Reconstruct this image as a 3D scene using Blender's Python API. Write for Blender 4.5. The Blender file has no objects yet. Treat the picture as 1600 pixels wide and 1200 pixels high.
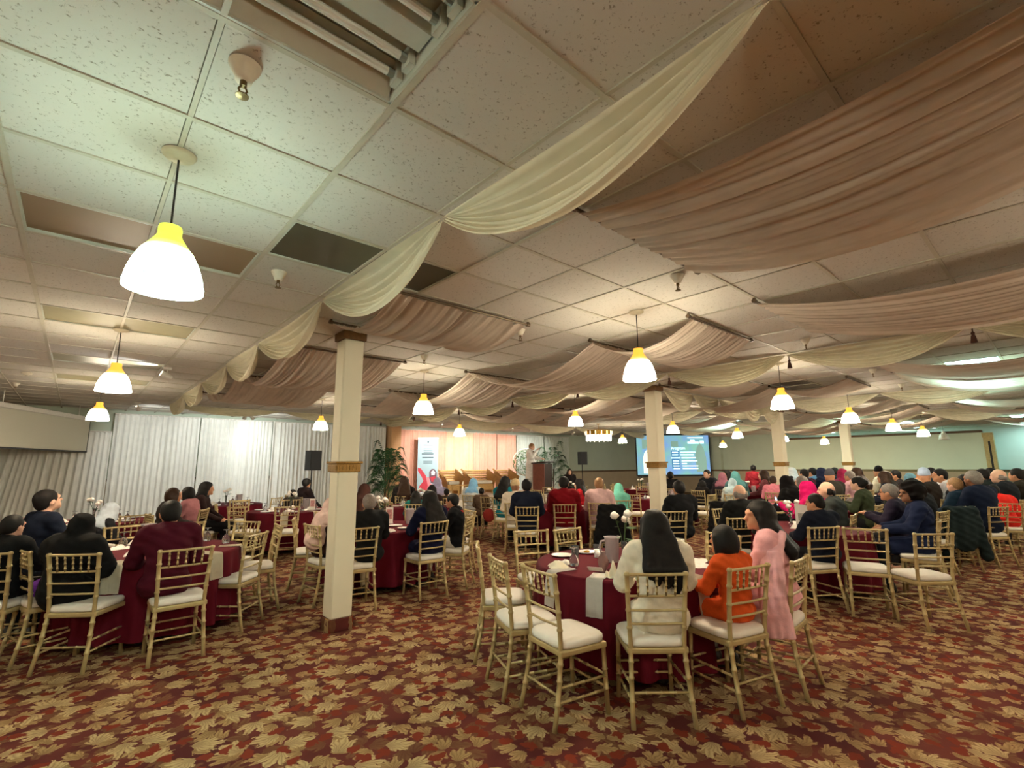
import bpy, bmesh, math, random
import numpy as np
from mathutils import Vector, Matrix

# ------------------------------------------------------------------ camera, world, exposure
FPX = 759.0
CAM_H, CEIL = 1.60, 3.05
YAW, PITCH, ROLL = math.radians(41.58), math.radians(9.543), math.radians(-0.338)
sc = bpy.context.scene
COL = sc.collection
cy_, sy_, cp_, sp_ = math.cos(YAW), math.sin(YAW), math.cos(PITCH), math.sin(PITCH)
FW = Vector((sy_*cp_, cy_*cp_, sp_)); R0 = Vector((cy_, -sy_, 0)); U0 = R0.cross(FW)
RT = R0*math.cos(ROLL) + U0*math.sin(ROLL); UP = -R0*math.sin(ROLL) + U0*math.cos(ROLL)
cd = bpy.data.cameras.new('camera'); cam = bpy.data.objects.new('camera', cd); COL.objects.link(cam)
cd.sensor_width = 36.0; cd.lens = FPX/1600*36.0; cd.clip_start = .05; cd.clip_end = 200
cam.matrix_world = Matrix(((RT.x, UP.x, -FW.x, 0), (RT.y, UP.y, -FW.y, 0), (RT.z, UP.z, -FW.z, CAM_H), (0, 0, 0, 1)))
sc.camera = cam
w = bpy.data.worlds.new('world'); sc.world = w; w.use_nodes = True
w.node_tree.nodes['Background'].inputs[0].default_value = (1, .93, .82, 1)
w.node_tree.nodes['Background'].inputs[1].default_value = 0.3
sc.view_settings.view_transform = 'Standard'; sc.view_settings.look = 'None'
sc.view_settings.gamma = 1.0; sc.view_settings.use_curve_mapping = False
sc.view_settings.exposure = 0.3
sc.cycles.max_bounces = 6; sc.cycles.diffuse_bounces = 4; sc.cycles.glossy_bounces = 2
sc.cycles.transmission_bounces = 4; sc.cycles.sample_clamp_indirect = 4.0
sc.cycles.caustics_reflective = False; sc.cycles.caustics_refractive = False
LAMP_W = 38.0         # watts of a pendant bulb
WARM, COOL = (1.0, .84, .64), (.80, 1.0, .93)

def project(X, Y, Z):
    d = Vector((X, Y, Z - CAM_H)); z = d.dot(FW)
    if z < .05: return (-9999, -9999, z)
    return (800 + FPX*d.dot(RT)/z, 600 - FPX*d.dot(UP)/z, z)
def px_ray(u, v):
    return FW + RT*((u-800)/FPX) - UP*((v-600)/FPX)
def px_z(u, v, z):
    d = px_ray(u, v); t = (z-CAM_H)/d.z; return (t*d.x, t*d.y)
def px_r(u, v, R):
    d = px_ray(u, v); t = R/math.hypot(d.x, d.y); return (t*d.x, t*d.y, CAM_H + t*d.z)
rnd = random.Random(7)
# ------------------------------------------------------------------ materials
MATS = {}
def nodes_of(name):
    m = bpy.data.materials.new(name); m.use_nodes = True
    nt = m.node_tree; b = nt.nodes['Principled BSDF']; return m, nt, b
def lin(c):
    return tuple(((x/12.92) if x <= .04045 else ((x+.055)/1.055)**2.4) for x in c)
def M(name, col=None, rough=.6, metal=0, var=.06, scale=30, spec=.4, bump=0, bscale=200, trans=0, alpha=1, sheen=0, coat=0):
    """procedural material; col is sRGB 0-255"""
    if name in MATS: return MATS[name]
    m, nt, b = nodes_of(name); N, L = nt.nodes, nt.links
    c = lin(tuple(x/255 for x in col))
    tc = N.new('ShaderNodeTexCoord'); nz = N.new('ShaderNodeTexNoise')
    nz.inputs['Scale'].default_value = scale; nz.inputs['Detail'].default_value = 3
    L.new(tc.outputs['Object'], nz.inputs['Vector'])
    mp = N.new('ShaderNodeMapRange'); mp.inputs[1].default_value = .3; mp.inputs[2].default_value = .7
    mp.inputs[3].default_value = 1-var; mp.inputs[4].default_value = 1+var
    L.new(nz.outputs['Fac'], mp.inputs[0])
    mx = N.new('ShaderNodeVectorMath'); mx.operation = 'SCALE'; mx.inputs[0].default_value = c
    L.new(mp.outputs[0], mx.inputs['Scale']); L.new(mx.outputs[0], b.inputs['Base Color'])
    b.inputs['Roughness'].default_value = rough; b.inputs['Metallic'].default_value = metal
    b.inputs['Specular IOR Level'].default_value = spec
    if trans: b.inputs['Transmission Weight'].default_value = trans; b.inputs['IOR'].default_value = 1.3
    if alpha < 1: b.inputs['Alpha'].default_value = alpha
    if sheen: b.inputs['Sheen Weight'].default_value = sheen
    if coat: b.inputs['Coat Weight'].default_value = coat
    if bump:
        n2 = N.new('ShaderNodeTexNoise'); n2.inputs['Scale'].default_value = bscale
        L.new(tc.outputs['Object'], n2.inputs['Vector'])
        bp = N.new('ShaderNodeBump'); bp.inputs['Strength'].default_value = bump; bp.inputs['Distance'].default_value = .01
        L.new(n2.outputs['Fac'], bp.inputs['Height']); L.new(bp.outputs[0], b.inputs['Normal'])
    MATS[name] = m; return m
def MEmit(name, col, strength, base=None):
    if name in MATS: return MATS[name]
    m, nt, b = nodes_of(name)
    c = (*lin(tuple(x/255 for x in col)), 1)
    b.inputs['Base Color'].default_value = c; b.inputs['Emission Color'].default_value = c
    b.inputs['Emission Strength'].default_value = strength; b.inputs['Roughness'].default_value = .4
    MATS[name] = m; return m
def MCloth(name, col, tr=.25, var=.05, scale=6):
    """thin fabric: diffuse plus translucent"""
    if name in MATS: return MATS[name]
    m = bpy.data.materials.new(name); m.use_nodes = True; nt = m.node_tree; N, L = nt.nodes, nt.links
    N.clear(); out = N.new('ShaderNodeOutputMaterial')
    c = lin(tuple(x/255 for x in col))
    tc = N.new('ShaderNodeTexCoord'); nz = N.new('ShaderNodeTexNoise'); nz.inputs['Scale'].default_value = scale
    L.new(tc.outputs['Object'], nz.inputs['Vector'])
    mp = N.new('ShaderNodeMapRange'); mp.inputs[1].default_value = .3; mp.inputs[2].default_value = .7
    mp.inputs[3].default_value = 1-var; mp.inputs[4].default_value = 1+var
    L.new(nz.outputs['Fac'], mp.inputs[0])
    mx = N.new('ShaderNodeVectorMath'); mx.operation = 'SCALE'; mx.inputs[0].default_value = c
    L.new(mp.outputs[0], mx.inputs['Scale'])
    d = N.new('ShaderNodeBsdfDiffuse'); t = N.new('ShaderNodeBsdfTranslucent'); mi = N.new('ShaderNodeMixShader')
    mi.inputs[0].default_value = tr
    for s in (d, t): L.new(mx.outputs[0], s.inputs['Color'])
    L.new(d.outputs[0], mi.inputs[1]); L.new(t.outputs[0], mi.inputs[2]); L.new(mi.outputs[0], out.inputs[0])
    MATS[name] = m; return m

def carpet_material():
    m, nt, b = nodes_of('leaf_carpet'); N, L = nt.nodes, nt.links
    def math_(op, a, bb=None, c=None):
        n = N.new('ShaderNodeMath'); n.operation = op
        for i, x in enumerate((a, bb, c)):
            if x is None: continue
            if isinstance(x, (int, float)): n.inputs[i].default_value = x
            else: L.new(x, n.inputs[i])
        return n.outputs[0]
    geo = N.new('ShaderNodeNewGeometry')
    wn = N.new('ShaderNodeTexNoise'); wn.inputs['Scale'].default_value = 12; wn.inputs['Detail'].default_value = 4
    L.new(geo.outputs['Position'], wn.inputs['Vector'])
    sub = N.new('ShaderNodeVectorMath'); sub.operation = 'SUBTRACT'; sub.inputs[1].default_value = (.5, .5, .5)
    L.new(wn.outputs['Color'], sub.inputs[0])
    scl = N.new('ShaderNodeVectorMath'); scl.operation = 'SCALE'; scl.inputs['Scale'].default_value = .08
    L.new(sub.outputs[0], scl.inputs[0])
    warp = N.new('ShaderNodeVectorMath'); warp.operation = 'ADD'
    L.new(geo.outputs['Position'], warp.inputs[0]); L.new(scl.outputs[0], warp.inputs[1])
    fine = N.new('ShaderNodeTexNoise'); fine.inputs['Scale'].default_value = 46; fine.inputs['Detail'].default_value = 4
    L.new(geo.outputs['Position'], fine.inputs['Vector'])
    def leaf_layer(scale, offset, size, lobes, sharp):
        """lobed leaves, one to a cell: returns (mask, vein, random)"""
        mp = N.new('ShaderNodeMapping'); mp.inputs['Location'].default_value = offset
        mp.inputs['Scale'].default_value = (scale, scale, 0)
        L.new(warp.outputs[0], mp.inputs['Vector'])
        v = N.new('ShaderNodeTexVoronoi'); v.voronoi_dimensions = '2D'; v.feature = 'F1'
        v.inputs['Scale'].default_value = 1; v.inputs['Randomness'].default_value = .85
        L.new(mp.outputs[0], v.inputs['Vector'])
        d = N.new('ShaderNodeVectorMath'); d.operation = 'SUBTRACT'
        L.new(mp.outputs[0], d.inputs[0]); L.new(v.outputs['Position'], d.inputs[1])
        sc_ = N.new('ShaderNodeSeparateColor'); L.new(v.outputs['Color'], sc_.inputs[0])
        ang = math_('MULTIPLY', sc_.outputs[0], 6.283)
        ro = N.new('ShaderNodeVectorRotate'); ro.rotation_type = 'Z_AXIS'
        L.new(d.outputs[0], ro.inputs['Vector']); L.new(ang, ro.inputs['Angle'])
        sx = N.new('ShaderNodeSeparateXYZ'); L.new(ro.outputs[0], sx.inputs[0])
        x, y = sx.outputs[0], math_('ADD', sx.outputs[1], .34)
        th = math_('ARCTAN2', x, y)                       # angle from the leaf axis, stem at the base
        r = math_('SQRT', math_('ADD', math_('MULTIPLY', x, x), math_('MULTIPLY', y, y)))
        at = math_('ABSOLUTE', th)
        fan = math_('SUBTRACT', 1.0, math_('POWER', math_('DIVIDE', at, 1.35), 2.0))
        lob = math_('ABSOLUTE', math_('COSINE', math_('MULTIPLY', th, lobes)))
        rad = math_('MULTIPLY', math_('MULTIPLY_ADD', lob, .34, .56), math_('MULTIPLY', math_('MAXIMUM', fan, .02), size))
        rag = math_('MULTIPLY_ADD', fine.outputs['Fac'], .42, -.21)
        e = math_('SUBTRACT', math_('ADD', rad, rag), r)
        s = N.new('ShaderNodeMapRange'); s.inputs[1].default_value = 0; s.inputs[2].default_value = sharp; s.interpolation_type = 'SMOOTHSTEP'
        L.new(e, s.inputs[0])
        vein = math_('ABSOLUTE', math_('SINE', math_('MULTIPLY', th, lobes*2.0)))
        tipp = math_('DIVIDE', r, math_('ADD', rad, .05))
        shade = math_('MULTIPLY', math_('MULTIPLY_ADD', vein, .5, .5), math_('MULTIPLY_ADD', tipp, .55, .45))
        return s.outputs[0], shade, sc_.outputs[1]
    def mix(fac, a, bb):
        n = N.new('ShaderNodeMix'); n.data_type = 'RGBA'
        if isinstance(fac, (int, float)): n.inputs[0].default_value = fac
        else: L.new(fac, n.inputs[0])
        for i, x in ((6, a), (7, bb)):
            if isinstance(x, tuple): n.inputs[i].default_value = (*lin(tuple(q/255 for q in x)), 1)
            else: L.new(x, n.inputs[i])
        return n.outputs[2]
    big = N.new('ShaderNodeTexNoise'); big.inputs['Scale'].default_value = 2.2; big.inputs['Detail'].default_value = 2
    L.new(geo.outputs['Position'], big.inputs['Vector'])
    bs = N.new('ShaderNodeMapRange'); bs.inputs[1].default_value = .38; bs.inputs[2].default_value = .62; L.new(big.outputs['Fac'], bs.inputs[0])
    base = mix(bs.outputs[0], (76, 30, 32), (98, 46, 40))
    m1, s1, r1 = leaf_layer(6.0, (.3, .1, 0), 1.0, 4.2, .12)
    c1 = mix(s1, (78, 44, 30), (128, 96, 62)); base = mix(math_('MULTIPLY', m1, .6), base, c1)
    m2, s2, r2 = leaf_layer(6.4, (7.7, 3.3, 0), .98, 5.2, .10)
    c2 = mix(s2, (88, 56, 38), (176, 146, 100)); base = mix(m2, base, c2)
    m3, s3, r3 = leaf_layer(4.8, (1.7, 9.3, 0), .95, 6.3, .09)
    c3 = mix(s3, (94, 66, 44), (204, 178, 130)); base = mix(math_('MULTIPLY', m3, math_('GREATER_THAN', r3, .35)), base, c3)
    m4, s4, r4 = leaf_layer(7.8, (4.1, 5.9, 0), .9, 3.1, .10)
    base = mix(math_('MULTIPLY', m4, math_('GREATER_THAN', r4, .55)), base, (116, 44, 30))
    pile = N.new('ShaderNodeTexNoise'); pile.inputs['Scale'].default_value = 400
    L.new(geo.outputs['Position'], pile.inputs['Vector'])
    base = mix(math_('MULTIPLY', pile.outputs['Fac'], .25), base, (48, 22, 16))
    L.new(base, b.inputs['Base Color']); b.inputs['Roughness'].default_value = .95; b.inputs['Specular IOR Level'].default_value = .1
    bp = N.new('ShaderNodeBump'); bp.inputs['Strength'].default_value = .3; bp.inputs['Distance'].default_value = .004
    L.new(pile.outputs['Fac'], bp.inputs['Height']); L.new(bp.outputs[0], b.inputs['Normal'])
    MATS['leaf_carpet'] = m; return m

def tile_material():
    m, nt, b = nodes_of('acoustic_tile'); N, L = nt.nodes, nt.links
    geo = N.new('ShaderNodeNewGeometry')
    v = N.new('ShaderNodeTexNoise'); v.inputs['Scale'].default_value = 62; v.inputs['Detail'].default_value = 3; v.inputs['Roughness'].default_value = .65
    L.new(geo.outputs['Position'], v.inputs['Vector'])
    pit = N.new('ShaderNodeMapRange'); pit.inputs[1].default_value = .30; pit.inputs[2].default_value = .40
    L.new(v.outputs['Fac'], pit.inputs[0])
    oi = N.new('ShaderNodeObjectInfo')
    tone = N.new('ShaderNodeMapRange'); tone.inputs[3].default_value = .93; tone.inputs[4].default_value = 1.03
    L.new(oi.outputs['Random'], tone.inputs[0])
    mixn = N.new('ShaderNodeMix'); mixn.data_type = 'RGBA'
    mixn.inputs[6].default_value = (*lin((.62, .59, .53)), 1); mixn.inputs[7].default_value = (*lin((.83, .81, .77)), 1)
    L.new(pit.outputs[0], mixn.inputs[0])
    ml = N.new('ShaderNodeVectorMath'); ml.operation = 'SCALE'
    L.new(mixn.outputs[2], ml.inputs[0]); L.new(tone.outputs[0], ml.inputs['Scale'])
    L.new(ml.outputs[0], b.inputs['Base Color']); b.inputs['Roughness'].default_value = .95; b.inputs['Specular IOR Level'].default_value = .1
    bp = N.new('ShaderNodeBump'); bp.inputs['Strength'].default_value = .5; bp.inputs['Distance'].default_value = .004
    L.new(pit.outputs[0], bp.inputs['Height']); L.new(bp.outputs[0], b.inputs['Normal'])
    MATS['acoustic_tile'] = m; return m

def shade_material(name, hot, amber, strength):
    """frosted glass lamp shade: amber neck fading to a white glowing skirt"""
    m, nt, b = nodes_of(name); N, L = nt.nodes, nt.links
    tc = N.new('ShaderNodeTexCoord'); sx = N.new('ShaderNodeSeparateXYZ'); L.new(tc.outputs['Object'], sx.inputs[0])
    rp = N.new('ShaderNodeValToRGB'); L.new(sx.outputs[2], rp.inputs[0])
    mp = N.new('ShaderNodeMapRange'); mp.inputs[1].default_value = 0; mp.inputs[2].default_value = .30
    L.new(sx.outputs[2], mp.inputs[0]); L.new(mp.outputs[0], rp.inputs[0])
    el = rp.color_ramp.elements
    el[0].position = .0; el[0].color = (*lin(hot), 1); el[1].position = 1; el[1].color = (*lin(amber), 1)
    e = el.new(.42); e.color = (*lin(hot), 1); e = el.new(.72); e.color = (*lin(amber), 1)
    st = N.new('ShaderNodeMapRange'); st.inputs[1].default_value = .125; st.inputs[2].default_value = .19
    st.inputs[3].default_value = strength; st.inputs[4].default_value = .9; L.new(sx.outputs[2], st.inputs[0])
    L.new(rp.outputs[0], b.inputs['Base Color']); L.new(rp.outputs[0], b.inputs['Emission Color']); L.new(st.outputs[0], b.inputs['Emission Strength'])
    b.inputs['Roughness'].default_value = .35
    MATS[name] = m; return m

# ------------------------------------------------------------------ object helpers
def obj(name, me, mat=None, parent=None, loc=None, rot=None, smooth=False):
    if isinstance(me, bmesh.types.BMesh):
        bm = me; me = bpy.data.meshes.new(name); bm.to_mesh(me); bm.free()
        if smooth: me.polygons.foreach_set('use_smooth', [True]*len(me.polygons))
    o = bpy.data.objects.new(name, me); COL.objects.link(o)
    if mat is not None:
        if len(me.materials) == 0: me.materials.append(mat)
        elif me.materials[0] != mat:
            o.material_slots[0].link = 'OBJECT'; o.material_slots[0].material = mat
    if parent: o.parent = parent
    if loc is not None: o.location = loc
    if rot is not None: o.rotation_euler = rot
    return o
def mesh_of(name, bm, smooth=False):
    me = bpy.data.meshes.new(name); bm.to_mesh(me); bm.free()
    if smooth: me.polygons.foreach_set('use_smooth', [True]*len(me.polygons))
    return me
def tag(o, label=None, cat=None, group=None, kind=None):
    if label: o['label'] = label
    if cat: o['category'] = cat
    if group: o['group'] = group
    if kind: o['kind'] = kind
    return o
def empty(name, loc=(0, 0, 0), rz=0):
    o = bpy.data.objects.new(name, None); COL.objects.link(o); o.location = loc; o.rotation_euler = (0, 0, rz)
    o.empty_display_size = .1; return o
def copy_tree(o, parent=None, loc=None, rz=None, kids=None):
    c = o.copy(); COL.objects.link(c); c.parent = parent
    if loc is not None: c.location = loc
    if rz is not None: c.rotation_euler = (0, 0, rz)
    for ch in (kids if kids is not None else list(o.children)): copy_tree(ch, c)
    return c
def box(bm, x0, x1, y0, y1, z0, z1, mtx=None):
    vs = [bm.verts.new(Vector(p) if mtx is None else mtx @ Vector(p)) for p in
          ((x0,y0,z0),(x1,y0,z0),(x1,y1,z0),(x0,y1,z0),(x0,y0,z1),(x1,y0,z1),(x1,y1,z1),(x0,y1,z1))]
    for f in ((3,2,1,0),(4,5,6,7),(0,1,5,4),(1,2,6,5),(2,3,7,6),(3,0,4,7)): bm.faces.new([vs[i] for i in f])
    return vs
def bbox_(x0, x1, y0, y1, z0, z1, bev=0, seg=1):
    bm = bmesh.new(); box(bm, x0, x1, y0, y1, z0, z1)
    if bev: bmesh.ops.bevel(bm, geom=list(bm.edges), offset=bev, segments=seg, affect='EDGES', profile=.5)
    return bm
def tube(bm, pts, rads, n=8, cap=True):
    """tube of varying radius through points"""
    pts = [Vector(p) for p in pts]; rings = []
    prev = None
    for i, p in enumerate(pts):
        t = (pts[min(i+1, len(pts)-1)] - pts[max(i-1, 0)]); t.normalize()
        if prev is None:
            a = Vector((1, 0, 0)) if abs(t.x) < .9 else Vector((0, 1, 0)); u = (a - t*a.dot(t)).normalized()
        else: u = (prev - t*prev.dot(t)).normalized()
        prev = u; v = t.cross(u); r = rads if isinstance(rads, (int, float)) else rads[i]
        rings.append([bm.verts.new(p + (u*math.cos(2*math.pi*k/n) + v*math.sin(2*math.pi*k/n))*r) for k in range(n)])
    for a, b_ in zip(rings, rings[1:]):
        for k in range(n): bm.faces.new((a[k], a[(k+1) % n], b_[(k+1) % n], b_[k]))
    if cap: bm.faces.new(rings[0][::-1]); bm.faces.new(rings[-1])
    return bm
def lathe(bm, prof, n=24, cx=0, cy=0, cap0=False, cap1=False):
    """prof: (radius, z)"""
    rings = []
    for r, z in prof:
        if r < 1e-5: rings.append([bm.verts.new((cx, cy, z))])
        else: rings.append([bm.verts.new((cx + r*math.cos(2*math.pi*k/n), cy + r*math.sin(2*math.pi*k/n), z)) for k in range(n)])
    for a, b_ in zip(rings, rings[1:]):
        for k in range(n):
            q = [a[k % len(a)], a[(k+1) % len(a)], b_[(k+1) % len(b_)], b_[k % len(b_)]]
            u = []
            for x in q:
                if x not in u: u.append(x)
            if len(u) > 2: bm.faces.new(u)
    if cap0 and len(rings[0]) > 2: bm.faces.new(rings[0][::-1])
    if cap1 and len(rings[-1]) > 2: bm.faces.new(rings[-1])
    return bm
def grid_mesh(P):
    """bmesh from an array [a][b] of points"""
    bm = bmesh.new(); V = [[bm.verts.new(p) for p in row] for row in P]
    for i in range(len(V)-1):
        for j in range(len(V[0])-1): bm.faces.new((V[i][j], V[i][j+1], V[i+1][j+1], V[i+1][j]))
    return bm
ORD = ['first','second','third','fourth','fifth','sixth','seventh','eighth','ninth','tenth','eleventh','twelfth','thirteenth',
       'fourteenth','fifteenth','sixteenth','seventeenth','eighteenth','nineteenth','twentieth','twenty-first','twenty-second','twenty-third',
       'twenty-fourth','twenty-fifth','twenty-sixth','twenty-seventh','twenty-eighth','twenty-ninth','thirtieth']
def label_by_x(things, fmt, zoff=0):
    """things: list of objects; label them by their order from the left of the picture"""
    s = sorted(things, key=lambda o: project(o.location.x, o.location.y, o.location.z + zoff)[0])
    for k, o in enumerate(s): o['label'] = fmt.format(ORD[k])
# ------------------------------------------------------------------ the setting
GX, GY, U = .205, 2.26, .61
def gx(i): return GX + U*i
def gy(j): return GY + U*j
XMIN, XMAX, YMIN, YMAX = -7.0, 27.5, -6.0, 16.0
I0, I1, J0, J1 = -12, 45, -14, 23
carpet = carpet_material(); tilem = tile_material()
wall_green = M('wall_grey_green', (182, 192, 172), .85, var=.03, scale=2)
wall_pale = M('wall_pale', (222, 230, 224), .85, var=.03, scale=2)
wainscot_m = M('wainscot_tan', (176, 158, 130), .8, var=.05, scale=3)
rail_m = M('rail_brown', (96, 72, 44), .5, var=.12, scale=12)
gold_trim = M('trim_gold', (146, 108, 46), .38, metal=.35, var=.25, scale=60, bump=.5, bscale=90)
cream_m = M('column_cream', (222, 212, 186), .7, var=.02, scale=4)
tbar_m = M('grid_bar_beige', (190, 184, 166), .55, var=.04, scale=20)
slab_m = M('slab_grey', (120, 116, 108), .9)

fl = obj('floor', bbox_(XMIN, XMAX, YMIN, YMAX, -.12, 0), carpet); tag(fl, kind='structure')
ce = obj('ceiling', bbox_(XMIN, XMAX, YMIN, YMAX, CEIL+.16, CEIL+.3), slab_m); tag(ce, kind='structure')

# troffers: (i0, i1, j0, j1, look)
TROFFERS = [(-1, 1, -2, -1, 'open'), (1, 3, 1, 2, 'dark'), (-1, 1, 2, 3, 'brown'), (-1, 1, 6, 7, 'olive'), (-1, 1, 10, 11, 'olive'), (-1, 1, 13, 14, 'olive'),
            (9, 11, 9, 10, 'dark'), (15, 17, 1, 2, 'dark'), (9, 11, 14, 15, 'dark'),
            (15, 17, -3, -2, 'lit'), (21, 23, -2, -1, 'lit'), (27, 29, 3, 4, 'lit'), (27, 29, -4, -3, 'lit'), (25, 27, 8, 9, 'lit'),
            (35, 37, 2, 3, 'lit'), (35, 37, -3, -2, 'lit'), (42, 44, 2, 3, 'lit'), (42, 44, 8, 9, 'lit'), (42, 44, -3, -2, 'lit')]
special = set()
for a, b_, c, d, k in TROFFERS:
    for i in range(a, b_):
        for j in range(c, d): special.add((i, j))
def tile_bm(i=0, j=0, ox=0, oy=0, bm=None):
    bm = bm or bmesh.new(); e = .013
    x0, x1, y0, y1 = ox+e, ox+U-e, oy+e, oy+U-e
    box(bm, x0, x1, y0, y1, CEIL+.005, CEIL+.022); return bm
cells = []
for i in range(I0, I1):
    for j in range(J0, J1):
        if (i, j) in special or gx(i) < XMIN or gx(i+1) > XMAX or gy(j) < YMIN or gy(j+1) > YMAX: continue
        u, v, z = project(gx(i+.5), gy(j+.5), CEIL)
        vis = z > .3 and -150 < u < 1750 and -150 < v < 800
        cells.append((0 if vis else 1, z, i, j))
cells.sort()
tme = mesh_of('ceiling_tile', tile_bm())
for k, (a, z, i, j) in enumerate(cells[:300]):
    obj('ceiling_tile', tme, tilem, ce, (gx(i), gy(j), 0))
bm = bmesh.new()
for (a, z, i, j) in cells[300:]: tile_bm(ox=gx(i), oy=gy(j), bm=bm)
tag(obj('far_ceiling_tiles', bm, tilem, ce), kind='stuff')
for i in range(I0, I1+1):
    if XMIN < gx(i) < XMAX:
        hw = .014 if i % 2 else .010
        obj('grid_bar', bbox_(gx(i)-hw, gx(i)+hw, YMIN, YMAX, CEIL-.004 if i % 2 else CEIL-.001, CEIL+.03), tbar_m, ce)
for j in range(J0, J1+1):
    if YMIN < gy(j) < YMAX: obj('grid_bar', bbox_(XMIN, XMAX, gy(j)-.012, gy(j)+.012, CEIL-.002, CEIL+.03), tbar_m, ce)

def wall(name, x0, x1, y0, y1, axis, side, rail=1.30, up=None):
    """wall box with wainscot and rail on its room face (axis 'x' or 'y', side = sign of the face normal)"""
    o = obj(name, bbox_(x0, x1, y0, y1, 0, CEIL+.16), up or wall_green); tag(o, kind='structure')
    t = .02
    if axis == 'y':
        f = y1 if side > 0 else y0; s = side
        obj('wainscot', bbox_(x0, x1, min(f, f+s*t), max(f, f+s*t), .1, rail-.03), wainscot_m, o)
        obj('chair_rail', bbox_(x0, x1, min(f, f+s*.045), max(f, f+s*.045), rail-.04, rail+.04, .01), rail_m, o)
        b = obj('baseboard_'+name[5:], bbox_(x0, x1, min(f, f+s*.03), max(f, f+s*.03), 0, .1), rail_m, o)
    else:
        f = x1 if side > 0 else x0; s = side
        obj('wainscot', bbox_(min(f, f+s*t), max(f, f+s*t), y0, y1, .1, rail-.03), wainscot_m, o)
        obj('chair_rail', bbox_(min(f, f+s*.045), max(f, f+s*.045), y0, y1, rail-.04, rail+.04, .01), rail_m, o)
        b = obj('baseboard_'+name[5:], bbox_(min(f, f+s*.03), max(f, f+s*.03), y0, y1, 0, .1), rail_m, o)
    return o
wall('wall_back', XMIN, XMAX, YMAX, YMAX+.15, 'y', -1)
wall('wall_left', XMIN-.15, XMIN, YMIN, YMAX, 'x', 1)
wall('wall_front', XMIN, XMAX, YMIN-.15, YMIN, 'y', 1)
wall('wall_right', XMAX, XMAX+.15, YMIN, YMAX, 'x', -1, up=wall_pale)
# full-height piece of the right wall with its pilaster, then the lower partition
wall('wall_right_return', 25.5, 25.8, 9.3, YMAX, 'x', -1)
pl = obj('wall_pilaster', bbox_(25.22, 25.5, 12.0, 12.45, 0, CEIL), wall_green); tag(pl, kind='structure')
obj('chair_rail', bbox_(25.18, 25.5, 11.96, 12.49, 1.26, 1.34), rail_m, pl)
part_m = M('partition_pale_green', (220, 232, 206), .75, var=.02, scale=2)
wood_y = M('wood_yellow', (190, 168, 108), .5, var=.12, scale=14)
pa = obj('wall_partition', bbox_(25.5, 25.8, 2.0, 9.3, 0, 2.74), part_m); tag(pa, kind='structure')
obj('wainscot', bbox_(25.47, 25.5, 2.0, 9.3, .1, 1.27), wainscot_m, pa)
obj('chair_rail', bbox_(25.45, 25.5, 2.0, 9.3, 1.27, 1.36, .01), M('rail_olive', (112, 104, 66), .5, var=.1), pa)
obj('cap', bbox_(25.46, 25.84, 2.0, 9.3, 2.74, 2.83, .015), rail_m, pa)
bm = bmesh.new()
for z0, z1, yy in ((0, 2.55, 2.0), (2.55, 2.72, 2.02)): box(bm, 25.44, 25.86, 1.72, yy, z0, z1)
obj('end_post', bm, wood_y, pa)
obj('slot', bbox_(25.43, 25.445, 1.82, 1.88, 1.4, 2.4), M('slot_dark', (40, 36, 28), .6), pa)

# ------------------------------------------------------------------ columns
carpet_base = carpet
def make_column(x, y, wx, wy, label, band=1.60):
    t = empty('column', (x, y, 0))
    def ring(z0, z1, e, name, mat, bev=.006):
        return obj(name, bbox_(-wx/2-e, wx/2+e, -wy/2-e, wy/2+e, z0, z1, bev), mat, t)
    ring(0, .115, .012, 'carpeted_base', carpet_base, .004)
    ring(.115, CEIL-.09, 0, 'shaft', cream_m, .012)
    ring(CEIL-.09, CEIL, .022, 'capital', M('capital_wood', (104, 70, 30), .5, var=.2, scale=25))
    b = ring(band-.055, band+.03, .018, 'band', gold_trim); ring(band+.03, band+.055, .034, 'band_moulding', gold_trim)
    # carved studs on the two faces in view
    sb = bmesh.new(); n = 6
    for k in range(n):
        yy = -wy/2 + wy*(k+.5)/n; xx = -wx/2 + wx*(k+.5)/n
        box(sb, -wx/2-.027, -wx/2-.015, yy-.014, yy+.014, band-.035, band+.012); box(sb, xx-.014, xx+.014, -wy/2-.027, -wy/2-.015, band-.035, band+.012)
    obj('carving', sb, gold_trim, t)
    tag(t, label, 'column', 'square columns of the hall'); return t
make_column(2.13, 5.08, .22, .21, 'nearest cream square column with gold band, left of the foreground table')
make_column(7.97, 5.0, .24, .23, 'cream square column in front of the glowing projection screen')
make_column(13.88, 5.0, .25, .25, 'cream square column at the right end of the scalloped valance')
make_column(19.5, 4.9, .27, .27, 'farthest cream square column, standing before the pale green partition')
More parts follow.
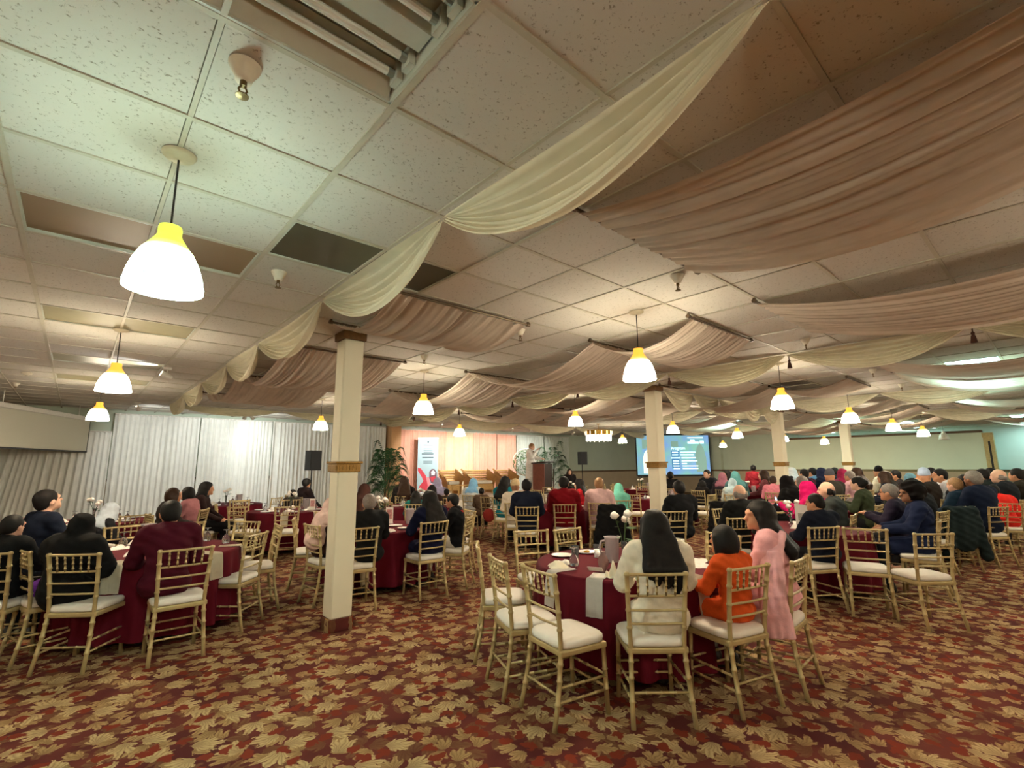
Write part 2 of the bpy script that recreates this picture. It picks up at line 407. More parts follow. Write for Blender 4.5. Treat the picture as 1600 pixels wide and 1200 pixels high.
# ------------------------------------------------------------------ ceiling light panels
lens = {'dark': M('lens_dark', (74, 72, 56), .3, var=.15, scale=3), 'brown': M('lens_brown', (148, 122, 92), .5, var=.06, scale=2),
        'olive': M('lens_olive', (150, 142, 112), .45, var=.08, scale=3)}
lit_m = MEmit('lens_lit', (196, 250, 244), 14.0)
tro_frame = M('troffer_white', (196, 200, 188), .4, var=.02)
troffs = {'dark': [], 'olive': [], 'lit': []}
for a, b_, c, d, k in TROFFERS:
    x0, x1, y0, y1 = gx(a)+.012, gx(b_)-.012, gy(c)+.012, gy(d)-.012
    t = empty('ceiling_light', ((x0+x1)/2, (y0+y1)/2, CEIL)); hx, hy = (x1-x0)/2, (y1-y0)/2
    bm = bmesh.new(); D = .11 if k == 'open' else .05
    for q in ((-hx, -hx+.012, -hy, hy), (hx-.012, hx, -hy, hy), (-hx, hx, -hy, -hy+.012), (-hx, hx, hy-.012, hy)): box(bm, *q, 0, D)
    box(bm, -hx, hx, -hy, hy, D, D+.01)
    obj('housing', bm, tro_frame, t)
    if k == 'open':
        for s in (-1, 1):                                   # sloped reflectors along the long sides
            P = [[(-hx+.02, s*hy*.96, .01), (hx-.02, s*hy*.96, .01)], [(-hx+.02, s*hy*.62, .10), (hx-.02, s*hy*.62, .10)]]
            obj('reflector', grid_mesh(P), tro_frame, t)
        P = [[(-hx+.02, -.075, .10), (hx-.02, -.075, .10)], [(-hx+.02, -.045, .05), (hx-.02, -.045, .05)], [(-hx+.02, .045, .05), (hx-.02, .045, .05)], [(-hx+.02, .075, .10), (hx-.02, .075, .10)]]
        obj('ballast_cover', grid_mesh(P), tro_frame, t)
        tm = M('tube_glass', (226, 232, 226), .12, var=.01, spec=.6); em = M('tube_end', (150, 160, 156), .3, metal=.6)
        for yy in (-.20, -.105, .105, .20):
            b2 = bmesh.new(); tube(b2, [(-hx+.05, yy, .055), (hx-.05, yy, .055)], .0165, 12)
            tb = obj('fluorescent_tube', b2, tm, t, smooth=False)
            for s in (-1, 1):
                b3 = bmesh.new(); tube(b3, [(s*(hx-.065), yy, .055), (s*(hx-.03), yy, .055)], .018, 12); obj('tube_cap', b3, em, tb)
                obj('lamp_holder', bbox_(min(s*(hx-.04), s*(hx-.015)), max(s*(hx-.04), s*(hx-.015)), yy-.03, yy+.03, .02, .10), tro_frame, t)
        tag(t, 'open fluorescent fixture with bare unlit tubes at the top of the picture', 'ceiling light')
    elif k == 'lit':
        obj('lens', bbox_(-hx+.012, hx-.012, -hy+.012, hy-.012, .006, .012), lit_m, t)
        troffs['lit'].append(t); tag(t, None, 'ceiling light', 'lit cool white ceiling panels')
    else:
        obj('lens', bbox_(-hx+.012, hx-.012, -hy+.012, hy-.012, .02 if k == 'brown' else .008, .03), lens[k], t)
        if k == 'brown': tag(t, 'unlit brown ceiling light panel behind the nearest pendant lamp', 'ceiling light')
        else: troffs[k].append(t); tag(t, None, 'ceiling light', 'unlit ceiling light panels')
label_by_x(troffs['dark'], 'dark unlit ceiling light panel, {} such panel from the left')
label_by_x(troffs['olive'], 'olive unlit ceiling light panel above the far left lamps, {} from the left')
label_by_x(troffs['lit'], 'glowing cool white ceiling light panel above the drapes, {} from the left')

# ------------------------------------------------------------------ pendant lamps
cord_m = M('cord_black', (30, 26, 22), .5); canopy_m = M('canopy_cream', (206, 198, 172), .5)
sh_warm = shade_material('shade_warm', (1, .96, .85), (1, .74, .26), 55.0)
sh_cool = shade_material('shade_cool', (.86, 1, .94), (.82, .88, .34), 40.0)
sh_off = M('shade_unlit', (214, 208, 190), .35)
prof = [(.044, .30), (.047, .285), (.046, .262), (.052, .245), (.075, .21), (.103, .17), (.126, .12), (.141, .07), (.149, .03), (.152, 0.0)]
bm = bmesh.new(); lathe(bm, prof + [(.147, .0), (.144, .03), (.121, .12), (.07, .205), (.046, .24), (.0, .248)], 32)
bmesh.ops.recalc_face_normals(bm, faces=list(bm.faces)); shade_me = mesh_of('lamp_shade', bm, True)
bm = bmesh.new(); lathe(bm, [(.0, -.03), (.02, -.03), (.025, -.022), (.06, -.018), (.068, -.008), (.07, 0)], 24); canopy_me = mesh_of('canopy', bm, True)
bm = bmesh.new(); lathe(bm, [(.153, .022), (.1545, .0245), (.153, .027)], 32); band_me = mesh_of('rim_line', bm, True)
bm = bmesh.new(); bmesh.ops.create_uvsphere(bm, u_segments=12, v_segments=8, radius=.036); bulb_me = mesh_of('bulb', bm, True)
bulb_w = MEmit('bulb_warm', (255, 236, 196), 14); bulb_c = MEmit('bulb_cool', (225, 255, 246), 14)
rim_m = M('rim_grey', (92, 104, 112), .4)
lamps = []
def pendant(x, y, zbot=2.385, cool=False, lit=True, power=LAMP_W):
    t = empty('pendant_lamp', (x, y, zbot)); hgt = CEIL - zbot
    obj('lamp_shade', shade_me, (sh_cool if cool else sh_warm) if lit else sh_off, t)
    obj('rim_line', band_me, rim_m, t)
    obj('canopy', canopy_me, canopy_m, t, (0, 0, hgt))
    b2 = bmesh.new(); tube(b2, [(0, 0, .245), (0, 0, hgt-.025)], .0045, 6); obj('cord', b2, cord_m, t)
    if lit:
        obj('bulb', bulb_me, bulb_c if cool else bulb_w, t, (0, 0, .10))
        ld = bpy.data.lights.new('bulb_light', 'POINT'); ld.energy = power; ld.color = COOL if cool else WARM; ld.shadow_soft_size = .07
        lo = bpy.data.objects.new('bulb_light', ld); COL.objects.link(lo); lo.parent = t; lo.location = (0, 0, -.02)
    tag(t, None, 'lamp', 'pendant lamps hanging in rows'); lamps.append(t); return t
LX = [.21 + 3.66*k for k in range(7)]
lamp_spots = [(LX[0], 2.58), (LX[0], 6.5), (LX[0]-.02, 10.6), (LX[1], 2.56), (LX[1], 6.4), (LX[1], 10.6), (LX[2], 2.62), (LX[2]-.05, 6.5), (LX[2], 10.6),
              (LX[3], 2.7), (LX[3], 6.5), (LX[4], 2.72), (LX[4], 6.5), (LX[4]-.1, 10.6), (LX[5], 2.7), (LX[5], 6.5), (LX[6], 2.7), (LX[6], 6.3), (LX[6], 10.4),
              (LX[0], -1.4), (LX[1], -1.4), (LX[2], -1.4), (LX[3], -1.4), (LX[4], -1.4), (LX[0]-3.66, 2.58), (LX[0]-3.66, -1.4), (LX[0]-3.66, 6.5)]
for k, (x, y) in enumerate(lamp_spots):
    pendant(x, y, cool=(k == 0), lit=(k != 16), power=LAMP_W*(1.4 if x > 9 else 1))
seen = [l for l in lamps if 0 < project(*l.location)[0] < 1600 and project(*l.location)[2] > 0]
lamps[0]['label'] = 'nearest pendant lamp with pale green and yellow shade, top left of the picture'
label_by_x([l for l in seen if l is not lamps[0] and l is not lamps[16]], 'lit amber and white pendant lamp, {} warm lamp from the left')
lamps[16]['label'] = 'unlit pale pendant lamp in front of the partition at the far right'
label_by_x([l for l in lamps if l not in seen], 'lit amber pendant lamp outside the picture, {} of those lamps')

# ------------------------------------------------------------------ sprinklers and small ceiling fittings
bm = bmesh.new(); lathe(bm, [(.055, 0), (.052, -.012), (.03, -.05), (.028, -.065), (.0, -.066)], 20); cup_me = mesh_of('cup', bm, True)
bm = bmesh.new(); tube(bm, [(0, 0, -.06), (0, 0, -.085)], .012, 10)
for s in (-1, 1): tube(bm, [(s*.004, 0, -.08), (s*.014, 0, -.1), (s*.004, 0, -.122)], .004, 6)
lathe(bm, [(.0, -.122), (.022, -.122), (.022, -.126), (.0, -.128)], 14); head_me = mesh_of('head', bm)
cup_m = M('sprinkler_white', (224, 216, 196), .45); brass_m = M('sprinkler_brass', (120, 100, 66), .35, metal=.8)
spr = []
for u, v in ((383, 103), (436, 425), (1058, 430), (813, 515), (663, 555), (1258, 530), (1363, 577), (25, 598), (1408, 600), (1502, 640)):
    x, y = px_z(u, v, CEIL); t = empty('sprinkler', (x, y, CEIL)); obj('cup', cup_me, cup_m, t); obj('head', head_me, brass_m, t)
    tag(t, None, 'sprinkler', 'ceiling sprinklers'); spr.append(t)
label_by_x(spr, 'white cupped ceiling sprinkler, {} sprinkler from the left')
x, y = px_z(42, 582, CEIL); t = empty('smoke_detector', (x, y, CEIL)); bm = bmesh.new(); lathe(bm, [(0, -.045), (.03, -.045), (.035, -.03), (.06, -.03), (.07, -.012), (.07, 0)], 24)
obj('body', bm, cup_m, t, smooth=True); bm = bmesh.new(); lathe(bm, [(.0, -.05), (.018, -.05), (.018, -.045)], 12); obj('sensor', bm, M('sensor_grey', (150, 148, 140), .5), t)
tag(t, 'round white smoke detector on the ceiling at the far left', 'smoke detector')

# track spotlights
track_m = M('track_white', (214, 210, 200), .4)
def spot_head(x, y, z, aim, label, lit=0, rail=True, col=(1, .92, .8), ang=70):
    t = empty('track_light', (x, y, CEIL)); dz = z - CEIL
    b2 = bmesh.new(); box(b2, -.05, .05, -.02, .02, -.035, -.002); tube(b2, [(0, 0, -.03), (0, 0, dz)], .009, 8); obj('stem', b2, track_m, t)
    d = (Vector(aim) - Vector((x, y, z))).normalized(); c = Vector((0, 0, dz))
    b3 = bmesh.new(); tube(b3, [c - d*.07, c - d*.06, c + d*.02, c + d*.08], [.022, .036, .042, .05], 14, cap=False)
    hd = obj('lamp_head', b3, track_m, t, smooth=True)
    b4 = bmesh.new(); tube(b4, [c + d*.06, c + d*.065], .042, 14); obj('lens', b4, MEmit('spot_lens', (255, 248, 232), 8) if lit else M('spot_lens_off', (180, 176, 165), .3), hd)
    if lit:
        ld = bpy.data.lights.new('spot_beam', 'SPOT'); ld.energy = lit; ld.color = col; ld.spot_size = math.radians(ang); ld.spot_blend = .6; ld.shadow_soft_size = .05
        lo = bpy.data.objects.new('spot_beam', ld); COL.objects.link(lo); lo.parent = t; lo.location = c + d*.10
        lo.rotation_euler = d.to_track_quat('-Z', 'Y').to_euler()
    tag(t, label, 'spotlight'); return t
spots = []
for k, (u, aimx) in enumerate(((690, 9.4), (722, 9.9), (760, 10.8), (778, 11.6), (800, 12.4), (828, 13.2), (870, 14.2), (896, 15.3))):
    d = px_ray(u, 665); s = 13.4/d.y; x = s*d.x
    spots.append(spot_head(x, 13.4, CEIL-.14, (aimx, 15.8, 1.7), None, lit=(150 if k in (0, 2, 4, 6) else 105), col=(1, .95, .9)))
label_by_x(spots, 'white track spotlight above the stage, {} from the left')
x, y = px_z(262, 574, CEIL)
spot_head(x, y, CEIL-.13, (x-.9, y-.15, CEIL+.25), 'glowing white track spotlight at left, tilted up at the ceiling', lit=45, col=(.9, .97, 1), ang=80)
x, y = px_z(216, 628, CEIL)
spot_head(x, y, CEIL-.13, (2, 15.8, 1.8), 'small white track spotlight near the far left lamp', lit=80, col=(.95, 1, 1), ang=100)
for k, u in enumerate((384, 394)):
    d = px_ray(u, 642); s = 13.9/d.y
    spot_head(s*d.x, 13.9, CEIL-.16, ((3.0, 5.2)[k], 15.9, 1.6), ('left', 'right')[k]+' one of the paired spotlights above the white curtain', lit=90, col=(.94, 1, 1), ang=110)
# ------------------------------------------------------------------ draped ceiling fabric
fab = MCloth('fabric_ivory', (220, 205, 188), .38); fab2 = MCloth('fabric_valance', (224, 216, 190), .3)
pole_m = M('pole_bronze', (96, 80, 62), .4, metal=.5); tassel_m = M('tassel_brown', (70, 40, 28), .8)
def ripple(rg, n0, n1, k=9):
    ws = [(rg.uniform(n0, n1), rg.uniform(0, 6.28), rg.uniform(.5, 1)) for _ in range(k)]
    tot = sum(w[2] for w in ws)*.55
    return lambda s: sum(a*math.sin(6.283*f*s + p) for f, p, a in ws)/tot
def drape(x0, x1, y0, y1, sag, label, far=False, pole0=True, pole1=True, sag1=None):
    rg = random.Random(int(x0*100+y0*10)); t = empty('ceiling_drape', ((x0+x1)/2, (y0+y1)/2, CEIL))
    nx, ny = (40, 14) if far else (110, 30)
    rp = ripple(rg, 7, 34, 12); rp2 = ripple(rg, 2, 7, 5); cx, cy = (x0+x1)/2, (y0+y1)/2; P = []
    sag1 = sag if sag1 is None else sag1
    for a in range(nx+1):
        s = a/nx; row = []
        for b_ in range(ny+1):
            q = b_/ny; c = 4*q*(1-q); sg = sag*(1-s) + sag1*s
            amp = .018 + .010*(1-c); drift = .10*math.sin(3.1*q + 9*s)
            z = -.045 - sg*c + amp*rp(s + drift*.12) + .012*c*rp2(s + .05*q)
            xx = x0 + (x1-x0)*s + .01*rp(s*1.3)*(1-c)
            row.append((xx-cx, y0+(y1-y0)*q-cy, z))
        P.append(row)
    obj('fabric', grid_mesh(P), fab, t, smooth=True)
    for on, yy in ((pole0, y0), (pole1, y1)):
        if on:
            b2 = bmesh.new(); tube(b2, [(x0-.05-cx, yy-cy, -.03), (x1+.05-cx, yy-cy, -.03)], .012, 8)
            for xx in (x0-.05, x1+.05): tube(b2, [(xx-.018-cx, yy-cy, -.03), (xx+.018-cx, yy-cy, -.03)], .02, 8); box(b2, xx-.01-cx, xx+.01-cx, yy-.01-cy, yy+.01-cy, -.03, 0)
            obj('pole', b2, pole_m, t)
    tag(t, label, 'drape', 'fabric panels slung under the ceiling'); return t
drapes = []
dl = 'ivory fabric panel slung from poles under the ceiling'
drape(1.98, 3.27, gy(-1), -.35, .11, 'largest ivory ceiling drape, sweeping to the top right corner', sag1=.19, pole1=False)
drape(4.38, 5.72, gy(-1), -.95, .20, 'broad ivory ceiling drape just below the largest one at right', sag1=.24)
drape(1.98, 3.27, -2.2, -.35, .14, 'ivory ceiling drape continuing beyond the top right corner')
drape(1.80, 3.26, gy(2), gy(4)-.02, .16, 'ivory ceiling drape directly above the nearest column')
drape(1.70, 3.22, gy(6), gy(10), .27, 'ivory ceiling drape behind the nearest column, before the white curtain')
drape(1.72, 3.22, gy(10), gy(14), .27, 'ivory ceiling drape farthest left, close to the white curtain', pole0=False)
drape(4.35, 5.68, gy(0), gy(2), .21, 'short ivory ceiling drape right above the middle pendant lamp', pole1=False)
drape(4.35, 5.68, gy(2), gy(6), .31, 'long ivory ceiling drape left of the middle pendant lamp', pole1=False)
drape(4.36, 5.68, gy(6), gy(10), .30, 'ivory ceiling drape between the two lamps in front of the stage', pole1=False)
drape(4.36, 5.68, gy(10), gy(14), .28, 'ivory ceiling drape nearest the palm and the stage', far=True)
k = 0
for (x0, x1, ys) in ((7.78, 9.1, ((gy(-5), gy(-1)), (gy(2), gy(4)), (gy(6), gy(10)), (gy(10), gy(14)))), (9.5, 10.85, ((gy(-5), gy(-1)), (gy(0), gy(2)), (gy(2), gy(6)), (gy(6), gy(10)), (gy(10), gy(14)))),
                     (12.9, 14.4, ((gy(-5), gy(-1)), (gy(0), gy(4)), (gy(6), gy(10)))), (15.3, 16.7, ((gy(-5), gy(-1)), (gy(0), gy(4)), (gy(4), gy(8)), (gy(8), gy(12)))),
                     (18.8, 20.2, ((gy(-5), gy(-1)), (gy(0), gy(4)), (gy(5), gy(9)), (gy(9), gy(13)))), (20.9, 22.0, ((gy(-5), gy(-1)), (gy(0), gy(4)), (gy(5), gy(9))))):
    for (a, b_) in ys: drapes.append(drape(x0, x1, a, b_, .11*(b_-a), None, far=True))
label_by_x(drapes, 'ivory fabric panel under the far right ceiling, {} of the far panels from the left', -.1)

def garland(pins, depth, label, tassels=False, side=None, folds=6.5, seg=26, nw=34, lay=.10, name='valance'):
    a0 = Vector(pins[0]); t = empty(name, a0)
    rg = random.Random(int(a0.x*31+a0.y*7))
    for p, q in zip(pins, pins[1:]):
        A, B = Vector(p)-a0, Vector(q)-a0; dirv = (B-A).normalized(); sd = Vector((-dirv.y, dirv.x, 0)) if side is None else Vector(side)
        dp = depth*rg.uniform(.92, 1.08); ph = rg.uniform(0, 6); P = []
        skew = rg.uniform(-.08, .08)
        for i in range(seg+1):
            u = i/seg; c = 4*u*(1-u); row = []
            cc = c*(1 + skew*(u-.5)*4)
            for j in range(nw+1):
                w_ = j/nw
                z = -.012 - dp*cc*w_**.85 - .012*w_*(1-c)
                off = lay*math.sin(math.pi*w_*.92)*c + .034*math.sin(2*math.pi*folds*w_ + ph + 1.3*u)*math.sqrt(max(c, 0)) + .008*w_
                along = .05*math.sin(math.pi*w_)*math.cos(math.pi*u)
                row.append(A + (B-A)*u + sd*off + dirv*along + Vector((0, 0, z)))
            P.append(row)
        obj('swag', grid_mesh(P), fab2, t, smooth=True)
    for p in pins:
        A = Vector(p)-a0
        if tassels:
            b2 = bmesh.new(); lathe(b2, [(0, .0), (.006, 0), (.006, -.05), (.018, -.065), (.013, -.085), (.02, -.10), (.03, -.17), (.0, -.172)], 10)
            obj('tassel', b2, tassel_m, t, A + Vector((.03, -.03, -.03)))
    tag(t, label, 'valance', 'gathered valances'); return t
Z = CEIL
xs = 1.46
garland([(xs, y, Z) for y in (-1.35, .43, gy(0), 4.15, 6.20, 7.85, 9.7, 11.6, 13.5)], .31, 'gathered ivory valance looping from the top right past the nearest column', side=(1, 0, 0), lay=.12)
garland([(6.92, y, Z) for y in (-1.3, .52, 2.31, 4.08, 6.0, 7.85, 9.85, 12.0, 14.0)], .30, 'gathered ivory valance with brown tassels crossing behind the middle lamp', tassels=True, side=(1, 0, 0), lay=.15)
garland([(x, 13.5, Z) for x in (1.46, 3.9, 6.4, 8.5)], .22, 'long low valance along the top of the white curtain', side=(0, -1, 0))
garland([(8.25 + 1.12*i, 4.95, Z-.02) for i in range(6)], .40, 'scalloped valance strung between the two middle columns', side=(0, -1, 0), folds=5)
garland([(x, 12.6, Z) for x in (8.5, 11.5, 14.5, 17.5, 20.5)], .30, 'far valance crossing before the stage and grey wall', side=(0, -1, 0), seg=16, nw=20)
garland([(12.3, y, Z) for y in (-1.3, .5, 2.4, 4.2, 6.2, 8.4)], .32, 'far valance across the cool lit ceiling at right', side=(1, 0, 0), seg=18, nw=22)
garland([(17.6, y, Z) for y in (-1.3, .6, 2.5, 4.4, 6.4, 8.4, 10.4)], .32, 'farthest valance before the pale green partition', side=(1, 0, 0), seg=16, nw=20)

# ------------------------------------------------------------------ curtains along the back wall
def curtain(x0, x1, y, z0, z1, mat, label, fpm=9, amp=.035, flare=0, seed=1):
    rg = random.Random(seed); t = empty('curtain', ((x0+x1)/2, y, 0)); W = x1-x0
    n = int(W*fpm*7); P = []; ph = rg.uniform(0, 6); jit = ripple(rg, 1, 3, 4); cx = (x0+x1)/2
    for i in range(n+1):
        s = i/n; row = []
        for q in (1, .93, .8, .5, .2, 0):
            zz = z0 + (z1-z0)*q
            f = 6.283*(fpm*W*s) + 2.6*jit(s) + ph
            d = amp*(1 if q < .95 else .55)*(math.sin(f)*(.75+.45*jit(s*1.7+.3)) + .35*math.sin(2.03*f+1))
            row.append((x0 + W*s - cx + flare*(1-q)*(s-1), d, zz))
        P.append(row)
    obj('fabric', grid_mesh(P), mat, t, smooth=True)
    b2 = bmesh.new(); tube(b2, [(x0-cx, 0, z1-.01), (x1-cx, 0, z1-.01)], .018, 8); obj('rod', b2, track_m, t)
    tag(t, label, 'curtain', 'curtains along the back wall'); return t
white_c = MCloth('curtain_white', (226, 226, 218), .15); peach_c = MCloth('curtain_peach', (242, 188, 164), .15)
cream_c = MCloth('curtain_cream', (226, 212, 178), .15); grey_c = MCloth('curtain_grey_white', (206, 214, 204), .15)
YC = 15.75
whites = [curtain(-1.25 + 1.86*i, -1.25 + 1.86*(i+1) - .02, YC, .04, 2.96 if i else 2.5, white_c, None, fpm=8.5, amp=.036, flare=.35 if i == 0 else 0, seed=i) for i in range(5)]
label_by_x(whites, 'white floor length curtain, {} of the white curtains from the left', 1.5)
obj_t = obj('wall_post', bbox_(8.12, 8.5, 15.5, 15.9, 0, CEIL), M('post_tan', (196, 150, 104), .7)); tag(obj_t, kind='structure')
p2 = []
for i, (a, b_, m, l) in enumerate(((8.55, 9.75, peach_c, 'peach curtain behind the tall roll-up banner'), (9.75, 10.6, peach_c, 'peach curtain just right of the banner'), (10.6, 11.9, cream_c, 'cream curtain behind the wicker sofa'),
                                   (11.9, 13.1, peach_c, 'peach curtain behind the right wicker chair'), (13.1, 14.2, peach_c, 'peach curtain nearest the man at the lectern'),
                                   (14.25, 15.9, grey_c, 'grey white curtain right behind the lectern'), (15.95, 17.6, grey_c, 'grey white curtain farthest right, beside the loudspeaker'))):
    curtain(a, b_, YC, .03, 2.93, m, l, fpm=7, amp=.036, seed=20+i)

# pull-down screen at the far left
A = Vector((*px_z(-30, 626, 2.78), 0)); B = Vector((*px_z(142, 655, 2.78), 0))
t = empty('pulldown_screen', ((A+B)/2).to_tuple()[:2] + (0,)); d = (B-A); Ls = d.length; ang = math.atan2(d.y, d.x)
t.rotation_euler = (0, 0, ang)
obj('sheet', bbox_(-Ls/2, Ls/2, -.004, .004, 2.0, 2.72), M('screen_grey', (198, 196, 178), .7, var=.01), t)
obj('case', bbox_(-Ls/2-.04, Ls/2+.06, -.05, .05, 2.72, 2.82, .012), track_m, t)
for s in (-1, 1): b2 = bmesh.new(); tube(b2, [(s*Ls*.35, 0, 2.82), (s*Ls*.35, 0, CEIL)], .008, 6); obj('hanger', b2, track_m, t)
obj('weight_bar', bbox_(-Ls/2, Ls/2, -.012, .012, 1.975, 2.005), M('bar_dark', (40, 38, 34), .5), t)
bm = bmesh.new(); box(bm, Ls/2-.025, Ls/2, -.006, .006, 2.0, 2.72); box(bm, -Ls/2, -Ls/2+.025, -.006, .006, 2.0, 2.72); obj('border', bm, MATS['bar_dark'], t)
tag(t, 'blank pull-down projection screen hanging at the far left', 'screen')
# ------------------------------------------------------------------ chiavari chairs
gold = M('chair_gold', (186, 166, 118), .38, metal=.3, var=.06, scale=20); pad_m = M('cushion_white', (236, 230, 218), .8, var=.02, bump=.1, bscale=40)
def beaded(pts, r, beads, n=8, bead=1.28):
    """smooth post through pts with bamboo rings at the given fractions"""
    P = [Vector(p) for p in pts]; L = [0]
    for a, b_ in zip(P, P[1:]): L.append(L[-1] + (b_-a).length)
    T = L[-1]
    fr = sorted(set([x/T for x in L] + [0, 1] + [min(1, max(0, f+e)) for f in beads for e in (-.012, -.006, .006, .012)]))
    pos, rad = [], []
    for f in fr:
        d = f*T
        for k in range(len(P)-1):
            if d <= L[k+1] + 1e-9: pos.append(P[k].lerp(P[k+1], (d-L[k])/(L[k+1]-L[k]))); break
        rad.append(r*(bead if any(abs(f-q) < .007 for q in beads) else 1))
    bm = bmesh.new(); tube(bm, pos, rad, n); return bm
def ypost(z):   # depth of the back posts at height z
    return -.17 - .055*((z-.45)/.465)**1.4 if z > .45 else -.17 - .075*((.45-z)/.45)**1.5
def xpost(z):
    return .172 + .020*((z-.45)/.465) if z > .45 else .172 + .022*((.45-z)/.45)
ZS = [0, .12, .26, .40, .45, .50, .58, .66, .75, .84, .915]
CH = {}
for s in (-1, 1):
    CH['rear', s] = mesh_of('leg', beaded([(s*xpost(z), ypost(z), z) for z in ZS], .0155, (.16, .3, .40, .62, .74, .87, .985)), True)
    CH['front', s] = mesh_of('leg', beaded([(s*.187, .19, 0), (s*.182, .182, .2), (s*.178, .172, .44)], .0155, (.35, .62, .97)), True)
bm = bbox_(-.20, .20, -.185, .19, .405, .447, .012, 2); CH['seat_frame'] = mesh_of('seat_frame', bm)
# cushion: rounded square pad
def cushion_bm():
    n = 28; bm = bmesh.new(); rings = []
    def sq(a, h, e=.22):
        c, s = math.cos(a), math.sin(a)
        return (math.copysign(abs(c)**.42, c)*h, math.copysign(abs(s)**.42, s)*h)
    for z, k in ((.447, .90), (.452, .985), (.468, 1.0), (.486, .99), (.497, .93), (.503, .72), (.506, .35)):
        rings.append([bm.verts.new((sq(2*math.pi*i/n, .205*k)[0], .005 + sq(2*math.pi*i/n, .195*k)[1], z)) for i in range(n)])
    for a, b_ in zip(rings, rings[1:]):
        for i in range(n): bm.faces.new((a[i], a[(i+1) % n], b_[(i+1) % n], b_[i]))
    bm.faces.new(rings[-1]); bm.faces.new(rings[0][::-1]); return bm
CH['cushion'] = mesh_of('cushion', cushion_bm(), True)
RAILS = (.90, .765, .675, .59)
for z in RAILS:
    x = xpost(z); y = ypost(z)
    CH['rail', z] = mesh_of('back_rail', beaded([(-x, y, z), (0, y-.012, z), (x, y, z)], .0105 if z > .8 else .0088, (.03, .97), 8), True)
for k in range(5):
    x = -.118 + .059*k
    CH['spindle', k] = mesh_of('spindle', beaded([(x, ypost(.765)-.010, .765), (x*1.05, ypost(.90)-.010, .90)], .0072, (.2, .5, .8), 6, 1.5), True)
STR = [((-.187, .186, .16), (.187, .186, .16)), ((-.184, .18, .24), (.184, .18, .24)), ((-.19, ypost(.19), .19), (.19, ypost(.19), .19))] + \
      [((s*.187, .188, z), (s*.188, ypost(z), z)) for s in (-1, 1) for z in (.15, .235)]
for k, (a, b_) in enumerate(STR): CH['stretcher', k] = mesh_of('stretcher', beaded([a, b_], .0085, (.25, .5, .75), 6, 1.35), True)
# two-piece chair for the far tables
bm = bmesh.new()
for key, me in CH.items():
    if key != 'cushion' : bm.from_mesh(me)
CH_FRAME = mesh_of('frame', bm, True)
chairs_all = []
def chair(x, y, head, label=None, full=True, group='gold ballroom chairs'):
    """head: heading in degrees clockwise from +Y, the way the sitter faces; x, y: seat centre"""
    t = empty('ballroom_chair', (x, y, 0), -math.radians(head))
    if full:
        for key, me in CH.items():
            nm = me.name.split('.')[0]
            obj(nm, me, pad_m if key == 'cushion' else gold, t)
    else:
        obj('frame', CH_FRAME, gold, t); obj('cushion', CH['cushion'], pad_m, t)
    tag(t, label, 'chair', group); chairs_all.append(t); return t
def chair_rear(rx, ry, fx, fy, label=None, full=True):
    """chair from the middle of its rear feet and facing vector"""
    n = math.hypot(fx, fy); fx, fy = fx/n, fy/n
    return chair(rx + .235*fx, ry + .235*fy, math.degrees(math.atan2(fx, fy)), label, full)

# ------------------------------------------------------------------ round tables, cloths, tableware
maroon = M('cloth_maroon', (82, 4, 22), .8, var=.05, scale=8, spec=.15); linen = M('napkin_white', (240, 236, 226), .85, var=.02, bump=.15, bscale=60)
linen2 = M('napkin_cream', (232, 222, 196), .85, var=.03)
table_leg = M('table_leg_grey', (70, 70, 72), .4, metal=.7)
china = M('china_white', (244, 240, 232), .2, var=.01); food_m = M('food_brown', (120, 78, 40), .7, var=.3, scale=80); food_y = M('food_yellow', (214, 170, 80), .7, var=.2, scale=90)
glass = M('clear_glass', (235, 238, 240), .05, var=0, trans=.9, spec=.6); plastic = M('pitcher_plastic', (226, 214, 216), .2, var=.02, trans=.55, spec=.5)
card_m = M('card_white', (242, 236, 228), .7, var=.01); rose_w = M('rose_white', (244, 236, 226), .7, var=.04); rose_p = M('rose_pink', (226, 150, 160), .7, var=.08); leaf_m = M('leaf_green', (52, 92, 52), .55, var=.2, scale=20)
stem_m = M('stem_green', (60, 90, 44), .6)
TR, TH = .76, .75
bm = bmesh.new(); lathe(bm, [(0, TH-.03), (TR-.01, TH-.03), (TR, TH-.02), (TR, TH-.006), (TR-.006, TH), (0, TH)], 40); top_me = mesh_of('tabletop', bm)
bm = bmesh.new()
tube(bm, [(-.45, -.25, 0), (-.42, -.22, .7)], .014, 6); leg_mes = []
def cloth_mesh(seed, n=144):
    rg = random.Random(seed); ph = rg.uniform(0, 6); jit = ripple(rg, 2, 5, 4); bm = bmesh.new(); rings = []
    for r, z, am in ((0.001, TH+.006, 0), (.4, TH+.006, 0), (TR-.02, TH+.006, 0), (TR+.004, TH+.002, 0), (TR+.010, TH-.02, .002), (TR+.014, TH-.10, .010), (TR+.022, TH-.30, .024), (TR+.03, TH-.50, .034), (TR+.035, .10, .04)):
        ring = []
        for k in range(n):
            a = 2*math.pi*k/n; f = 19*a + 1.5*jit(k/n) + ph
            rr = r + am*math.sin(f); ring.append(bm.verts.new((rr*math.cos(a), rr*math.sin(a), z)))
        rings.append(ring)
    for a, b_ in zip(rings, rings[1:]):
        for k in range(n): bm.faces.new((a[k], a[(k+1) % n], b_[(k+1) % n], b_[k]))
    bm.faces.new(rings[0][::-1]); return mesh_of('tablecloth', bm, True)
cloths = [cloth_mesh(3), cloth_mesh(8, 96)]
leg_me = []
for sx in (-1, 1):
    for sy in (-1, 1):
        b2 = bmesh.new(); tube(b2, [(sx*.40, sy*.30, 0), (sx*.34, sy*.26, TH-.03)], .013, 8); leg_me.append(mesh_of('leg', b2))
TZ = TH + .007
